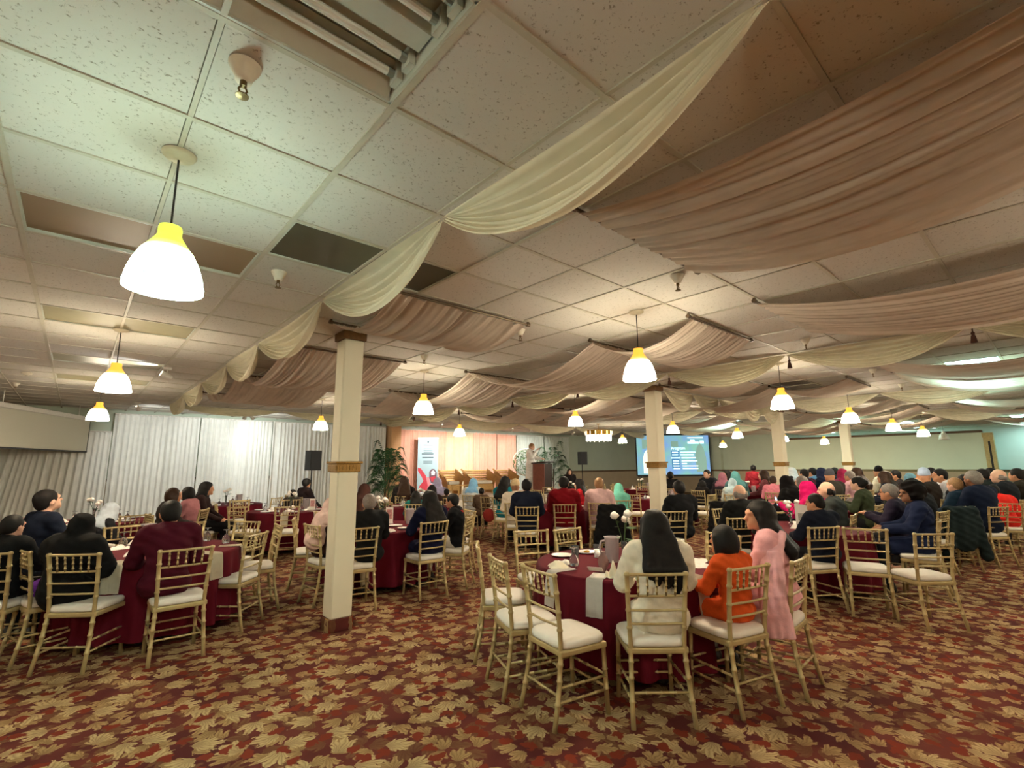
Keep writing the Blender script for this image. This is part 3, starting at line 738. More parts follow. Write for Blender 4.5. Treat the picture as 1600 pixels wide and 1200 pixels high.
def table(x, y, desc, near=False):
    t = empty('round_table', (x, y, 0)); obj('tabletop', top_me, M('table_wood', (150, 120, 84), .5, var=.1), t)
    for me in leg_me: obj('leg', me, table_leg, t)
    tag(t, 'round cloth-covered table, ' + desc, 'table', 'round banquet tables')
    c = obj('tablecloth', cloths[0 if near else 1], maroon, None, (x, y, 0), (0, 0, rnd.uniform(0, 6)))
    tag(c, 'maroon tablecloth on the round table, ' + desc, 'tablecloth', 'maroon tablecloths'); return t
bm = bmesh.new(); lathe(bm, [(.0, 0), (.06, 0), (.07, .004), (.098, .012), (.10, .016), (.097, .016), (.068, .008), (0, .006)], 28); plate_me = mesh_of('plate', bm, True)
bm = bmesh.new(); lathe(bm, [(.033, 0), (.038, .004), (.041, .04), (.033, .075), (.012, .098), (.006, .105), (.006, .13), (.010, .138), (.034, .143), (.035, .147), (0, .148)], 20); goblet_me = mesh_of('goblet', bm, True)
bm = bmesh.new(); lathe(bm, [(.0, 0), (.026, 0), (.03, .006), (.032, .05), (.036, .12), (.034, .12), (.028, .012), (0, .01)], 18); tumbler_me = mesh_of('tumbler', bm, True)
bm = bmesh.new(); lathe(bm, [(.0, 0), (.05, 0), (.055, .01), (.06, .10), (.064, .20), (.068, .215), (.064, .214), (.056, .10), (.05, .014), (0, .012)], 24); pit_body = mesh_of('body', bm, True)
bm = bmesh.new(); tube(bm, [(.062, 0, .185), (.10, 0, .18), (.115, 0, .13), (.10, 0, .07), (.058, 0, .055)], [.009, .010, .010, .010, .009], 8); pit_handle = mesh_of('handle', bm, True)
bm = bmesh.new(); tube(bm, [(-.06, 0, .205), (-.082, 0, .213)], [.02, .006], 8); pit_spout = mesh_of('spout', bm, True)
bm = bmesh.new(); lathe(bm, [(.0, 0), (.03, 0), (.032, .004), (.022, .02), (.04, .05), (.046, .085), (.034, .12), (.018, .14), (.022, .16), (.020, .16), (.014, .14), (.0, .13)], 20); carafe_me = mesh_of('carafe', bm, True)
bm = bmesh.new(); lathe(bm, [(.0, 0), (.03, 0), (.034, .008), (.016, .05), (.018, .14), (.026, .20), (.024, .20), (.015, .14), (.0, .06)], 18); vase_me = mesh_of('vase', bm, True)
def crumple(seed, sx, sy, sz):
    """loosely folded napkin"""
    rg = random.Random(seed); a = ripple(rg, .5, 2.2, 4); b_ = ripple(rg, .5, 2.2, 4); n = 14; P = []
    for i in range(n+1):
        row = []
        for j in range(n+1):
            u, v = i/n-.5, j/n-.5; e = max(0, 1-4*u*u)*max(0, 1-4*v*v)
            row.append((u*sx*(1+.15*b_(j/n)), v*sy*(1+.15*a(i/n)), .002 + sz*e**.6*(.6+.45*a(u+.7*v+.5)+.25*b_(v-.3*u))))
        P.append(row)
    bm = grid_mesh(P)
    for v in bm.verts: v.co.z = max(v.co.z, .002)
    return mesh_of('napkin', bm, True)
crum = [crumple(s, .16, .13, .045) for s in range(4)]
def hang_napkin(x, y, cx, cy, wid=.13, drop=.24, mat=None):
    """napkin lying on the table edge and hanging down outside; angle from table centre"""
    a = math.atan2(y-cy, x-cx); P = []
    for r, z in ((TR-.20, TZ+.004), (TR-.06, TZ+.004), (TR+.006, TZ+.003), (TR+.022, TZ-.012), (TR+.034, TZ-.10), (TR+.046, TZ-drop)):
        P.append([(r, (k/6-.5)*wid, z + .0015*math.sin(k*2.2)) for k in range(7)])
    bm = grid_mesh(P); r_ = bmesh.ops.solidify(bm, geom=list(bm.faces), thickness=-.004)
    o = obj('hanging_napkin', bm, mat or linen, None, (cx, cy, 0), (0, 0, a), smooth=True); return o
def flowers(x, y, z, label, roses=3, mat=None, tall=.34, seed=1, group='flower vases'):
    rg = random.Random(seed); t = empty('flower_vase', (x, y, z)); obj('vase', vase_me, glass, t)
    for k in range(roses):
        a = 6.283*k/roses + rg.uniform(0, 1); l = .05 + rg.uniform(0, .06); hz = tall*rg.uniform(.85, 1.1)
        hd = Vector((l*math.cos(a), l*math.sin(a), hz))
        b2 = bmesh.new(); tube(b2, [(0, 0, .03), (hd.x*.3, hd.y*.3, hz*.6), hd], .0032, 6); st = obj('stem', b2, stem_m, t)
        b3 = bmesh.new(); n = 14; rings = []
        for i in range(7):
            f = i/6; rr = .036*math.sin(math.pi*(.12+.80*f))*(1.0)
            rings.append([b3.verts.new((hd.x + rr*(1+.18*math.sin(3*q*6.283/n+i*1.4))*math.cos(6.283*q/n), hd.y + rr*(1+.18*math.sin(3*q*6.283/n+i*1.4))*math.sin(6.283*q/n), hz-.03+.062*f)) for q in range(n)])
        for p, q in zip(rings, rings[1:]):
            for i in range(n): b3.faces.new((p[i], p[(i+1) % n], q[(i+1) % n], q[i]))
        b3.faces.new(rings[-1]); b3.faces.new(rings[0][::-1]); obj('rose', b3, mat or rose_w, t, smooth=True)
        for q in range(3):
            aa = a + rg.uniform(-1.4, 1.4); zz = hz*rg.uniform(.5, .9); o_ = Vector((hd.x*.6, hd.y*.6, zz)); d = Vector((math.cos(aa), math.sin(aa), rg.uniform(-.2, .5))); sd = Vector((-math.sin(aa), math.cos(aa), .2))
            b4 = bmesh.new(); L_ = rg.uniform(.06, .10); pts = [o_, o_+d*L_*.35+sd*L_*.25, o_+d*L_*.8+sd*L_*.16, o_+d*L_, o_+d*L_*.8-sd*L_*.16, o_+d*L_*.35-sd*L_*.25]
            b4.faces.new([b4.verts.new(p) for p in pts]); obj('leaf', b4, leaf_m, st)
    tag(t, label, 'flower vase', group); return t
def pitcher(x, y, label, rz=0, z=None):
    t = empty('water_pitcher', (x, y, TZ if z is None else z), rz); obj('body', pit_body, plastic, t); obj('handle', pit_handle, plastic, t); obj('spout', pit_spout, plastic, t)
    tag(t, label, 'pitcher', 'clear water pitchers'); return t
def one(name, me, mat, x, y, z, label, cat, group=None, rz=None):
    o = obj(name, me, mat, None, (x, y, z), (0, 0, rnd.uniform(0, 6) if rz is None else rz)); return tag(o, label, cat, group)
def card_stand(x, y, rz, label, h=.20):
    t = empty('menu_card', (x, y, TZ), rz); b2 = bmesh.new(); box(b2, -.055, .055, -.002, .002, 0.004, h); obj('card', b2, card_m, t)
    b3 = bmesh.new(); box(b3, -.04, .04, -.003, -.002, h*.30, h*.85); obj('print', b3, M('card_print', (206, 150, 146), .7, var=.4, scale=60), t)
    b4 = bmesh.new(); box(b4, -.058, .058, -.025, .025, 0, .006); obj('foot', b4, M('clear_acrylic', (230, 230, 230), .2), t)
    tag(t, label, 'card'); return t
def plate_set(x, y, label, fd=None, group='plates on the tables'):
    t = empty('plate', (x, y, TZ)); obj('dish', plate_me, china, t)
    if fd:
        b2 = bmesh.new(); bmesh.ops.create_uvsphere(b2, u_segments=10, v_segments=6, radius=.03); 
        for v in b2.verts: v.co = Vector((v.co.x*1.3, v.co.y, abs(v.co.z)*.5+.012))
        obj('food', b2, fd, t, smooth=True)
    tag(t, label, 'plate', group); return t
# ------------------------------------------------------------------ figures: signed distance bodies turned into smooth meshes
def surface_net(V, org, h):
    """naive surface nets of the scalar field V (negative inside)"""
    ins = V < 0; nx, ny, nz = V.shape
    c = np.zeros((nx-1, ny-1, nz-1), np.int8)
    for a in (0, 1):
        for b in (0, 1):
            for d in (0, 1): c += ins[a:nx-1+a, b:ny-1+b, d:nz-1+d]
    act = (c > 0) & (c < 8); idx = -np.ones(act.shape, np.int64); cells = np.argwhere(act); idx[act] = np.arange(len(cells))
    acc = np.zeros((len(cells), 3)); cnt = np.zeros(len(cells))
    X, Y, Zc = cells.T
    cor = [(a, b, d) for a in (0, 1) for b in (0, 1) for d in (0, 1)]
    vals = {q: V[X+q[0], Y+q[1], Zc+q[2]] for q in cor}
    for q in cor:
        for ax in range(3):
            if q[ax]: continue
            r = list(q); r[ax] = 1; r = tuple(r); a, b = vals[q], vals[r]; m = (a < 0) != (b < 0)
            t = np.where(m, a/np.where(m, a-b, 1), 0); p = np.tile(np.array(q, float), (len(cells), 1)); p[:, ax] += t
            acc[m] += p[m]; cnt[m] += 1
    P = (cells + acc/cnt[:, None])*h + org
    F = []
    for ax in range(3):
        s0 = [slice(None)]*3; s1 = [slice(None)]*3; s0[ax] = slice(0, -1); s1[ax] = slice(1, None)
        e = ins[tuple(s0)] != ins[tuple(s1)]; b1, b2 = (ax+1) % 3, (ax+2) % 3
        E = np.argwhere(e); ok = (E[:, b1] > 0) & (E[:, b2] > 0) & (E[:, b1] < V.shape[b1]-1) & (E[:, b2] < V.shape[b2]-1); E = E[ok]
        def g(d1, d2):
            Q = E.copy(); Q[:, b1] += d1; Q[:, b2] += d2; return idx[Q[:, 0], Q[:, 1], Q[:, 2]]
        q = np.stack([g(-1, -1), g(0, -1), g(0, 0), g(-1, 0)], 1)
        fl_ = ~ins[E[:, 0], E[:, 1], E[:, 2]]; q[fl_] = q[fl_][:, ::-1]; F.append(q)
    return P, np.concatenate(F)
def sd_cap(G, a, b, ra, rb):
    a, b = np.array(a, float), np.array(b, float); ab = b-a; L2 = ab@ab
    t = np.clip(((G-a)@ab)/L2, 0, 1); return np.linalg.norm(G - a - t[..., None]*ab, axis=-1) - (ra + (rb-ra)*t)
def sd_ell(G, c, r):
    q = G - np.array(c, float); r = np.array(r, float); k0 = np.linalg.norm(q/r, axis=-1); k1 = np.linalg.norm(q/(r*r), axis=-1) + 1e-9
    return k0*(k0-1)/k1
def smin(a, b, k):
    hh = np.clip(.5 + .5*(b-a)/k, 0, 1); return b + (a-b)*hh - k*hh*(1-hh)
HS = [1.0]
class Shape:
    """list of primitives blended smoothly; cuts are subtracted, clips keep one side of a plane"""
    def __init__(s): s.p = []; s.cut = []; s.clip = []; s.wr = 0
    def cap(s, a, b, ra, rb=None, k=.03): s.p.append(('c', a, b, ra, ra if rb is None else rb, k)); return s
    def ell(s, c, r, k=.03): s.p.append(('e', c, r, k)); return s
    def hell(s, p, c, r, k=.03): return s.ell(p.H(c), tuple(q*p.hs for q in r), k)
    def sub(s, c, r): s.cut.append((c, r)); return s
    def plane(s, n, d): s.clip.append((n, d)); return s
    def bounds(s):
        lo, hi = np.full(3, 9.), np.full(3, -9.)
        for q in s.p:
            if q[0] == 'c':
                for pt, r in ((q[1], q[3]), (q[2], q[4])): lo = np.minimum(lo, np.array(pt)-r); hi = np.maximum(hi, np.array(pt)+r)
            else: lo = np.minimum(lo, np.array(q[1])-np.array(q[2])); hi = np.maximum(hi, np.array(q[1])+np.array(q[2]))
        return lo, hi
    def mesh(s, name, h):
        lo, hi = s.bounds(); lo -= 3*h+.02; hi += 3*h+.02
        n = np.ceil((hi-lo)/h).astype(int)+1
        ax = [lo[i] + h*np.arange(n[i]) for i in range(3)]
        G = np.stack(np.meshgrid(*ax, indexing='ij'), -1); D = np.full(G.shape[:3], 9.)
        for q in s.p:
            # only touch the neighbourhood of the primitive
            if q[0] == 'c': a = np.minimum(np.array(q[1])-q[3], np.array(q[2])-q[4]); b = np.maximum(np.array(q[1])+q[3], np.array(q[2])+q[4])
            else: a = np.array(q[1])-np.array(q[2]); b = np.array(q[1])+np.array(q[2])
            i0 = np.maximum(((a-lo-.09)/h).astype(int), 0); i1 = np.minimum(((b-lo+.09)/h).astype(int)+2, n)
            sl = tuple(slice(i0[i], i1[i]) for i in range(3)); g = G[sl]
            d = sd_cap(g, *q[1:5]) if q[0] == 'c' else sd_ell(g, q[1], q[2])
            D[sl] = smin(D[sl], d, q[-1])
        if s.wr: D += s.wr*(np.sin(G[..., 0]*41+3*np.sin(G[..., 2]*19))*np.sin(G[..., 2]*33+2*np.sin(G[..., 1]*23))+.6*np.sin(G[..., 2]*61+G[..., 0]*37))
        for c, r in s.cut: D = np.maximum(D, -sd_ell(G, c, r))
        for nn, d in s.clip: D = np.maximum(D, -(G@np.array(nn, float) - d))
        P, F = surface_net(D, lo, h)
        me = bpy.data.meshes.new(name); me.from_pydata(P.tolist(), [], F.tolist())
        me.polygons.foreach_set('use_smooth', np.ones(len(me.polygons), bool)); me.update(); return me
def Rx(a): c, s = math.cos(a), math.sin(a); return np.array([[1, 0, 0], [0, c, -s], [0, s, c]])
def Rz(a): c, s = math.cos(a), math.sin(a); return np.array([[c, -s, 0], [s, c, 0], [0, 0, 1]])
class Pose:
    """joint positions, facing +Y; seated with the seat at z = .5 or standing"""
    def __init__(p, stand=False, lean=0, yaw=0, nod=0, arms='lap', hs=1.0):
        p.key = (stand, lean, yaw, nod, arms, hs); p.hs = hs; p.stand = stand; z0 = .36 if stand else 0
        piv = np.array((0, -.04, .60+z0)); Rl = Rx(-math.radians(lean))
        p.T = lambda q: tuple(Rl@(np.array(q, float)+(0, 0, z0)-piv)+piv)
        nb = np.array(p.T((0, -.05, 1.10))); Rh = Rz(-math.radians(yaw))@Rx(math.radians(nod))
        p.H = lambda q: tuple(Rh@((np.array(q, float)-(0, -.05, 1.10))*hs)+nb)         # head points, given upright
        p.wr, p.el = {}, {}
        for s in (-1, 1):
            sh = np.array(p.T((s*.185, -.055, 1.03)))
            if arms == 'lap': el, wr = (s*.235, .04, .80), (s*.12, .27, .665)
            elif arms == 'table': el, wr = (s*.245, .08, .82), (s*.13, .33, .80)
            elif arms == 'down': el, wr = (s*.235, -.06, .80), (s*.24, .0, .56)
            elif arms == 'mic': el, wr = ((s*.25, .05, .82), ((.07, .20, 1.08) if s > 0 else (-.16, .30, .80)))
            elif arms == 'phone': el, wr = (s*.24, .16, .86), (s*.09, .38, 1.0)
            elif arms == 'clasp': el, wr = (s*.26, .05, .83), (s*.045, .28, .93)
            elif arms == 'face': el, wr = ((-.30, .10, .95), (-.13, .13, 1.20)) if s < 0 else ((.25, .08, .82), (.13, .33, .80))
            p.el[s] = np.array(p.T(el)); p.wr[s] = np.array(p.T(wr)); p.sh = getattr(p, 'sh', {}); p.sh[s] = sh
        if stand:
            p.hip = {s: (s*.09, -.02, .95) for s in (-1, 1)}; p.kn = {s: (s*.10, .0, .50) for s in (-1, 1)}; p.an = {s: (s*.10, -.03, .09) for s in (-1, 1)}
        else:
            p.hip = {s: (s*.09, .0, .585) for s in (-1, 1)}; p.kn = {s: (s*.105, .40, .545) for s in (-1, 1)}; p.an = {s: (s*.10, .38, .09) for s in (-1, 1)}
def torso(S, p, e=0):
    S.ell(p.T((0, -.03, .60)), (.175+e, .13+e, .105+e)); S.ell(p.T((0, -.05, .76)), (.142+e, .108+e, .15+e)); S.ell(p.T((0, -.058, .94)), (.172+e, .118+e, .165+e))
    S.cap(p.T((-.145, -.06, 1.045)), p.T((.145, -.06, 1.045)), .062+e)
def arms_(S, p, e=0, stop=1.0):
    for s in (-1, 1):
        S.cap(p.sh[s], p.el[s], .054+e, .043+e); w_ = p.el[s] + (p.wr[s]-p.el[s])*stop
        S.cap(p.el[s], w_, .043+e, (.043+(.028-.043)*stop)+e)
def legs_(S, p, e=0, stop=1.0):
    for s in (-1, 1):
        S.cap(p.hip[s], p.kn[s], .086+e, .062+e); a = np.array(p.kn[s]); b = np.array(p.an[s]); b = a + (b-a)*stop
        S.cap(tuple(a), tuple(b), .060+e, .038+e)
def hand(S, p, s):
    w_ = p.wr[s]; d = (p.wr[s]-p.el[s]); d = d/np.linalg.norm(d); side = np.cross(d, (0, 0, 1.)); side = side/(np.linalg.norm(side)+1e-6); up = np.cross(side, d)
    S.cap(w_, w_ + d*.055, .026, .03, .02); S.cap(w_+d*.04-side*.02, w_+d*.075-side*.024, .018, .016, .015); S.cap(w_+d*.04+side*.02, w_+d*.075+side*.024, .018, .016, .015)
    for k, (o, L) in enumerate(((-.031, .055), (-.0105, .068), (.0105, .064), (.031, .048))):
        b = w_ + d*.085 + side*o; m = b + d*L*.55 - up*.008; t = m + d*L*.42 - up*.022
        S.cap(b, m, .0095, .009, .004); S.cap(m, t, .009, .008, .004)
    sg = -s; b = w_ + d*.035 + side*sg*.03; m = b + d*.03 + side*sg*.026 - up*.008; t = m + d*.03 + side*sg*.006 - up*.01
    S.cap(b, m, .0125, .0105, .008); S.cap(m, t, .0105, .009, .005)
def body_shape(p):
    S = Shape(); torso(S, p); arms_(S, p); legs_(S, p)
    for s in (-1, 1):
        hand(S, p, s); a = np.array(p.an[s]); S.cap(tuple(a+(0, -.03, -.04)), tuple(a+(s*.02, .15, -.055)), .042, .03)
    H = p.H
    S.cap(p.T((0, -.06, 1.05)), H((0, -.03, 1.16)), .058, .054); S.hell(p, (0, -.008, 1.225), (.077, .096, .108), .02); S.hell(p, (0, .03, 1.165), (.054, .06, .055), .03)
    S.cap(H((0, .088, 1.225)), H((0, .106, 1.192)), .009, .015, .012); S.cap(H((-.04, .075, 1.243)), H((.04, .075, 1.243)), .016, .016, .02)
    S.cap(H((-.018, .082, 1.153)), H((.018, .082, 1.153)), .010, .010, .012); S.hell(p, (0, .075, 1.125), (.022, .02, .018), .02)
    for s in (-1, 1): S.hell(p, (s*.079, -.005, 1.205), (.012, .022, .032), .012)
    for s in (-1, 1): S.sub(p.H((s*.033, .098, 1.222)), tuple(q*p.hs for q in (.018, .012, .011)))
    return S
def top_shape(p, kind):
    S = Shape(); e = {'shirt': .014, 'jacket': .024, 'loose': .025, 'tunic': .026}[kind]; S.wr = .0045 if kind != 'jacket' else .003
    torso(S, p, e); arms_(S, p, e*.95, .94); H = p.H
    S.cap(p.T((0, -.065, 1.06)), p.T((0, -.055, 1.095)), .074+e*.3, .062, .03)
    if kind == 'jacket':
        for s in (-1, 1): S.cap(p.T((s*.055, -.085, 1.11)), p.T((s*.03, .075, .99)), .022, .02, .015)
    if kind in ('tunic', 'loose') and not p.stand:
        for s in (-1, 1): S.cap(p.hip[s], tuple(np.array(p.hip[s])*.35 + np.array(p.kn[s])*.65), .105, .095, .05)
    if p.stand and kind in ('tunic', 'loose'): S.cap((0, -.02, .95), (0, -.02, .62), .19, .2, .05)
    S.sub(p.H((0, -.0, 1.215)), tuple(q*p.hs for q in (.085, .10, .085))); return S
def bottom_shape(p, kind):
    S = Shape(); S.wr = .003
    if kind == 'skirt':
        if p.stand: S.ell((0, -.03, .95), (.19, .15, .12)); S.cap((0, -.02, .92), (0, 0, .16), .17, .26)
        else:
            S.ell(p.T((0, -.02, .595)), (.19, .145, .10))
            for s in (-1, 1): S.cap(p.hip[s], p.kn[s], .105, .085); S.cap(p.kn[s], tuple(np.array(p.an[s])+(0, -.02, .06)), .09, .13, .08)
    else:
        S.ell(p.T((0, -.03, .60)), (.185, .138, .112)); legs_(S, p, .014, .93)
    return S
def hair_shape(p, kind):
    S = Shape(); H = p.H
    if kind in ('short', 'long', 'longr', 'bob', 'bun', 'tied'):
        S.hell(p, (0, -.018, 1.247), (.088, .104, .098), .02)
    if kind == 'short': S.hell(p, (0, -.062, 1.195), (.072, .05, .06), .03)
    if kind in ('long', 'longr'):
        S.hell(p, (0, -.03, 1.243), (.097, .108, .104), .03); S.hell(p, (0, -.072, 1.17), (.112, .07, .13), .03); b = np.array(H((0, -.09, 1.14))); t = np.array(p.T((0, -.205, .93))); dx_ = .07 if kind == 'longr' else 0
        for q, L_ in ((-.10, .05), (-.055, .09), (0, .11), (.055, .15), (.10, .13)):
            S.cap(tuple(b+(q*.8, 0, 0)), tuple(t+(q*1.15+dx_*.5, .012-abs(q)*.1, 0)), .05, .042, .03); S.cap(tuple(t+(q*1.15+dx_*.5, .012-abs(q)*.1, 0)), tuple(t+(q*1.2+.012+dx_, .0, -L_*(1.25 if dx_ else 1))), .042, .022, .025)
        S.wr = .003
        for s in (-1, 1): S.cap(H((s*.078, .0, 1.25)), H((s*.092, .0, 1.08)), .026, .03, .03)
    if kind == 'bob':
        S.hell(p, (0, -.035, 1.19), (.108, .095, .115), .03)
        for s in (-1, 1): S.cap(H((s*.075, .02, 1.24)), H((s*.09, .0, 1.12)), .03, .032, .03)
    if kind == 'bun': S.hell(p, (0, -.12, 1.24), (.045, .04, .045), .02); S.hell(p, (0, -.06, 1.2), (.075, .05, .06), .03)
    if kind == 'afro':
        S.hell(p, (0, -.04, 1.275), (.135, .135, .125), .03); S.hell(p, (0, -.06, 1.20), (.12, .10, .085), .04); S.wr = .010
    if kind == 'bald':
        for s in (-1, 1): S.hell(p, (s*.066, -.045, 1.20), (.022, .05, .05), .02)
        S.hell(p, (0, -.082, 1.185), (.06, .025, .05), .02); S.cut.append((H((0, -.008, 1.29)), (.09, .11, .075)))
    if kind == 'kufi':
        S.cap(H((0, -.012, 1.275)), H((0, -.015, 1.305)), .092, .086, .01); S.cut.append((H((0, -.01, 1.16)), (.2, .2, .085)))
    if kind in ('short', 'long', 'longr', 'bob', 'bun', 'tied', 'afro'): S.sub(p.H((0, .085, 1.185)), tuple(q*p.hs for q in (.068, .075, .092)))
    return S
def scarf_shape(p, kind):
    S = Shape(); H = p.H; S.wr = .004
    S.hell(p, (0, -.012, 1.235), (.098, .118, .118), .03); S.hell(p, (0, -.03, 1.17), (.10, .115, .11), .04)
    S.cap(H((0, .0, 1.12)), p.T((0, -.05, 1.02)), .10, .15, .06); S.cap(p.T((-.12, -.06, 1.02)), p.T((.12, -.06, 1.02)), .10, .10, .06)
    if kind == 'long_scarf': S.cap(p.T((0, -.12, 1.02)), p.T((0, -.16, .74)), .13, .16, .06); S.cap(p.T((0, .03, 1.0)), p.T((0, .06, .85)), .11, .12, .06)
    if kind == 'chador':
        S.cap(p.T((-.17, -.06, .98)), p.T((.17, -.06, .98)), .13, .13, .06); S.cap(p.T((0, -.03, .95)), (0, .02, .60), .20, .23, .08)
        for s in (-1, 1): S.cap(p.sh[s], p.el[s], .11, .12, .06); S.cap(p.hip[s], p.kn[s], .15, .13, .06); S.cap(p.kn[s], tuple(np.array(p.an[s])+(0, 0, .02)), .13, .16, .06)
    S.sub(p.H((0, .115, 1.205)), tuple(q*p.hs for q in (.062, .075, .082))); return S
FIG = {}
def fig_mesh(kind, p, extra, h):
    key = (kind, p.key, extra, h)
    if key not in FIG:
        fn = {'body': lambda: body_shape(p), 'top': lambda: top_shape(p, extra), 'bottom': lambda: bottom_shape(p, extra), 'hair': lambda: hair_shape(p, extra), 'scarf': lambda: scarf_shape(p, extra)}[kind]
        nm = {'body': 'body', 'top': 'top', 'bottom': 'skirt' if extra == 'skirt' else 'trousers', 'hair': 'cap' if extra == 'kufi' else 'hair', 'scarf': 'head_scarf'}[kind]
        FIG[key] = fn().mesh(nm, h)
    return FIG[key]
SKIN = {'l': M('skin_light', (220, 174, 148), .55, var=.04, scale=15), 'm': M('skin_tan', (190, 136, 102), .55, var=.04, scale=15), 'd': M('skin_brown', (136, 92, 66), .55, var=.04, scale=15)}
HAIRC = {'black': M('hair_black', (20, 17, 17), .62, var=.3, scale=60, spec=.2), 'brown': M('hair_brown', (52, 34, 24), .5, var=.3, scale=60, spec=.2), 'grey': M('hair_grey', (120, 112, 106), .5, var=.25, scale=60), 'fair': M('hair_fair', (150, 112, 74), .5, var=.25, scale=60)}
def clo(rgb, rough=.85):
    if max(rgb) < 90: rgb = tuple(int(c*.78) for c in rgb)      # deep dyed cloth
    return M('cloth_%02x%02x%02x' % rgb, rgb, rough, var=.08, scale=25, bump=.12, bscale=120, spec=.12)
bm = bmesh.new(); bmesh.ops.create_uvsphere(bm, u_segments=8, v_segments=6, radius=.0115); eye_me = mesh_of('eye', bm, True)
eye_m = M('eye_dark', (36, 26, 22), .2)
shoe_m = M('shoe_dark', (26, 24, 24), .4)
def shoe_shape(p):
    S = Shape()
    for s in (-1,):
        a = np.array((0, 0, .09)); S.cap((0, -.035, .05), (.0, .155, .032), .05, .04); S.cap((0, -.03, .04), (0, -.03, .10), .046, .044)
    S.plane((0, 0, 1), .0); return S
SHOE = shoe_shape(None).mesh('shoe', .012)
people = []
def person(x, y, head, label, hair='short', hc='black', skin='m', top=(40, 40, 44), topk='shirt', bot=(30, 30, 34), botk='trousers', scarf=None, scarfc=None,
           pose=None, s=None, zt=None, near=False, eyes=False, z=None, cat='person'):
    p = pose or Pose(); h = .0115 if near else .017
    base = 1.33 + (.36 if p.stand else 0)
    if s is None:
        if p.stand: s = (zt or 1.7)/base
        else: s = ((zt or 1.3) - .5)/.83
    dz = 0 if p.stand else .5 - .5*s
    if z is not None: dz += z
    t = empty('person', (x, y, 0), -math.radians(head)); loc = (0, 0, dz)
    def put(nm, me, mat):
        o = obj(nm, me, mat, t, loc); o.scale = (s, s, s); return o
    put('body', fig_mesh('body', p, None, h), SKIN[skin])
    if top: put('top', fig_mesh('top', p, topk, h), clo(top))
    if bot: put('skirt' if botk == 'skirt' else 'trousers', fig_mesh('bottom', p, botk, h), clo(bot))
    if scarf: put('head_scarf', fig_mesh('scarf', p, scarf, h), clo(scarfc))
    elif hair:
        put('cap' if hair == 'kufi' else 'hair', fig_mesh('hair', p, hair, h), (clo(hc) if isinstance(hc, tuple) else HAIRC[hc]))
    if eyes:
        for q in (-1, 1):
            e = obj('eye', eye_me, eye_m, t, tuple(np.array(p.H((q*.033, .079, 1.222)))*s + (0, 0, dz))); e.scale = (s, s, s)
    if near or p.stand:
        for q in (-1, 1):
            o = obj('shoe', SHOE, shoe_m, t, (p.an[q][0]*s, p.an[q][1]*s, max(dz, 0)-.0)); o.scale = (s, s, s)
    tag(t, label, cat, 'people seated in the hall' if not p.stand else None); people.append(t)
    return t
def hat_on(t): pass
# ------------------------------------------------------------------ tables and chairs
T1, T2, T3, T4, T5, T6, T8 = (3.72, 2.72), (.72, 6.38), (3.3, 10.4), (3.36, 6.62), (5.75, 9.5), (7.5, 7.2), (7.42, 2.5)
TB, T10, T7, T9 = (.3, 10.5), (2.7, 13.1), (11.2, 6.9), (11.1, 2.3)
FARS = [(14.8, 2.2, 'beyond the man with glasses at right'), (14.9, 6.4, 'left of the third column'), (18.6, 2.2, 'near the end post of the partition'), (18.6, 6.6, 'in front of the partition'),
        (11.2, 9.9, 'just before the lectern'), (15.2, 10.2, 'in front of the standing screen'), (22.3, 4.6, 'farthest right, against the partition')]
NAMES = {T1: 'in the foreground', T2: 'at far left near the man in the maroon coat', T3: 'empty one behind the nearest column', T4: 'right behind the nearest column', T5: 'in front of the banner and sofa',
         T6: 'by the man in the red shirt', T8: 'by the man reading a paper', TB: 'behind the far left table', T10: 'against the white curtain', T7: 'past the second column', T9: 'behind the man with glasses'}
for T, nm in NAMES.items(): table(*T, nm, near=T in (T1, T2, T4, T8))
for x, y, nm in FARS: table(x, y, nm)

g = 'gold ballroom chair, '
C = {}
def cr(k, rx, ry, fx, fy, lab, full=True): C[k] = chair_rear(rx, ry, fx, fy, g + lab, full)
cr('c1', 2.74, 3.58, .8, -.6, 'empty, farthest back of three at the left of the foreground table')
cr('c2', 2.45, 2.96, .93, -.37, 'empty, middle of three at the left of the foreground table')
cr('c3', 2.39, 2.46, .98, -.19, 'empty, nearest the camera at the foreground table')
cr('c4', 2.88, 1.85, .65, .75, 'holding the woman in the cream tunic')
cr('c5', 3.53, 1.53, .26, .97, 'holding the child in orange')
cr('c6', 4.10, 1.40, -.07, 1, 'holding the woman with the pink shawl')
cr('c7', 3.76, 3.95, -.35, -.94, 'empty, left of two at the far side of the foreground table')
cr('c8', 4.15, 3.78, -.07, -1, 'empty, right of two at the far side of the foreground table')
cr('c9', 4.98, 2.40, -.96, .2, 'seen between the orange child and the pink shawl')
cr('A', .06, 5.47, .6, .8, 'holding the woman in the black veil')
cr('B', .80, 5.15, 0, 1, 'holding the man in the maroon coat')
cr('C', -.27, 6.05, .97, .25, 'turned side on at the far left edge')
cr('D', 1.52, 5.75, -.73, .69, 'empty, right of the man in the maroon coat')
cr('D2', 1.92, 6.40, -.98, .1, 'empty, just left of the nearest column')
cr('D3', 1.75, 7.15, -.8, -.5, 'empty at the far right of the far left table')
cr('D4', .52, 7.62, .1, -1, 'empty at the far side, between veil and maroon coat')
cr('D5', -.12, 7.45, .55, -.8, 'holding the young man in the navy sweater')
cr('D6', 1.15, 7.6, -.3, -.95, 'empty at the far side of the far left table')
cr('f1', 3.46, 5.37, 0.02, 1, 'holding the long-haired woman in navy')
cr('f2', 4.17, 5.58, -.63, .77, 'holding the boy with the red collar')
cr('f3', 4.74, 6.34, -.97, .2, 'edge on, right of the boy with the red collar')
cr('g1', 2.52, 5.44, .2, .98, 'partly behind the nearest column, holding the grey-haired man')
cr('g2', 2.20, 6.15, 1, .1, 'left of the nearest column, holding the pink-scarfed woman')
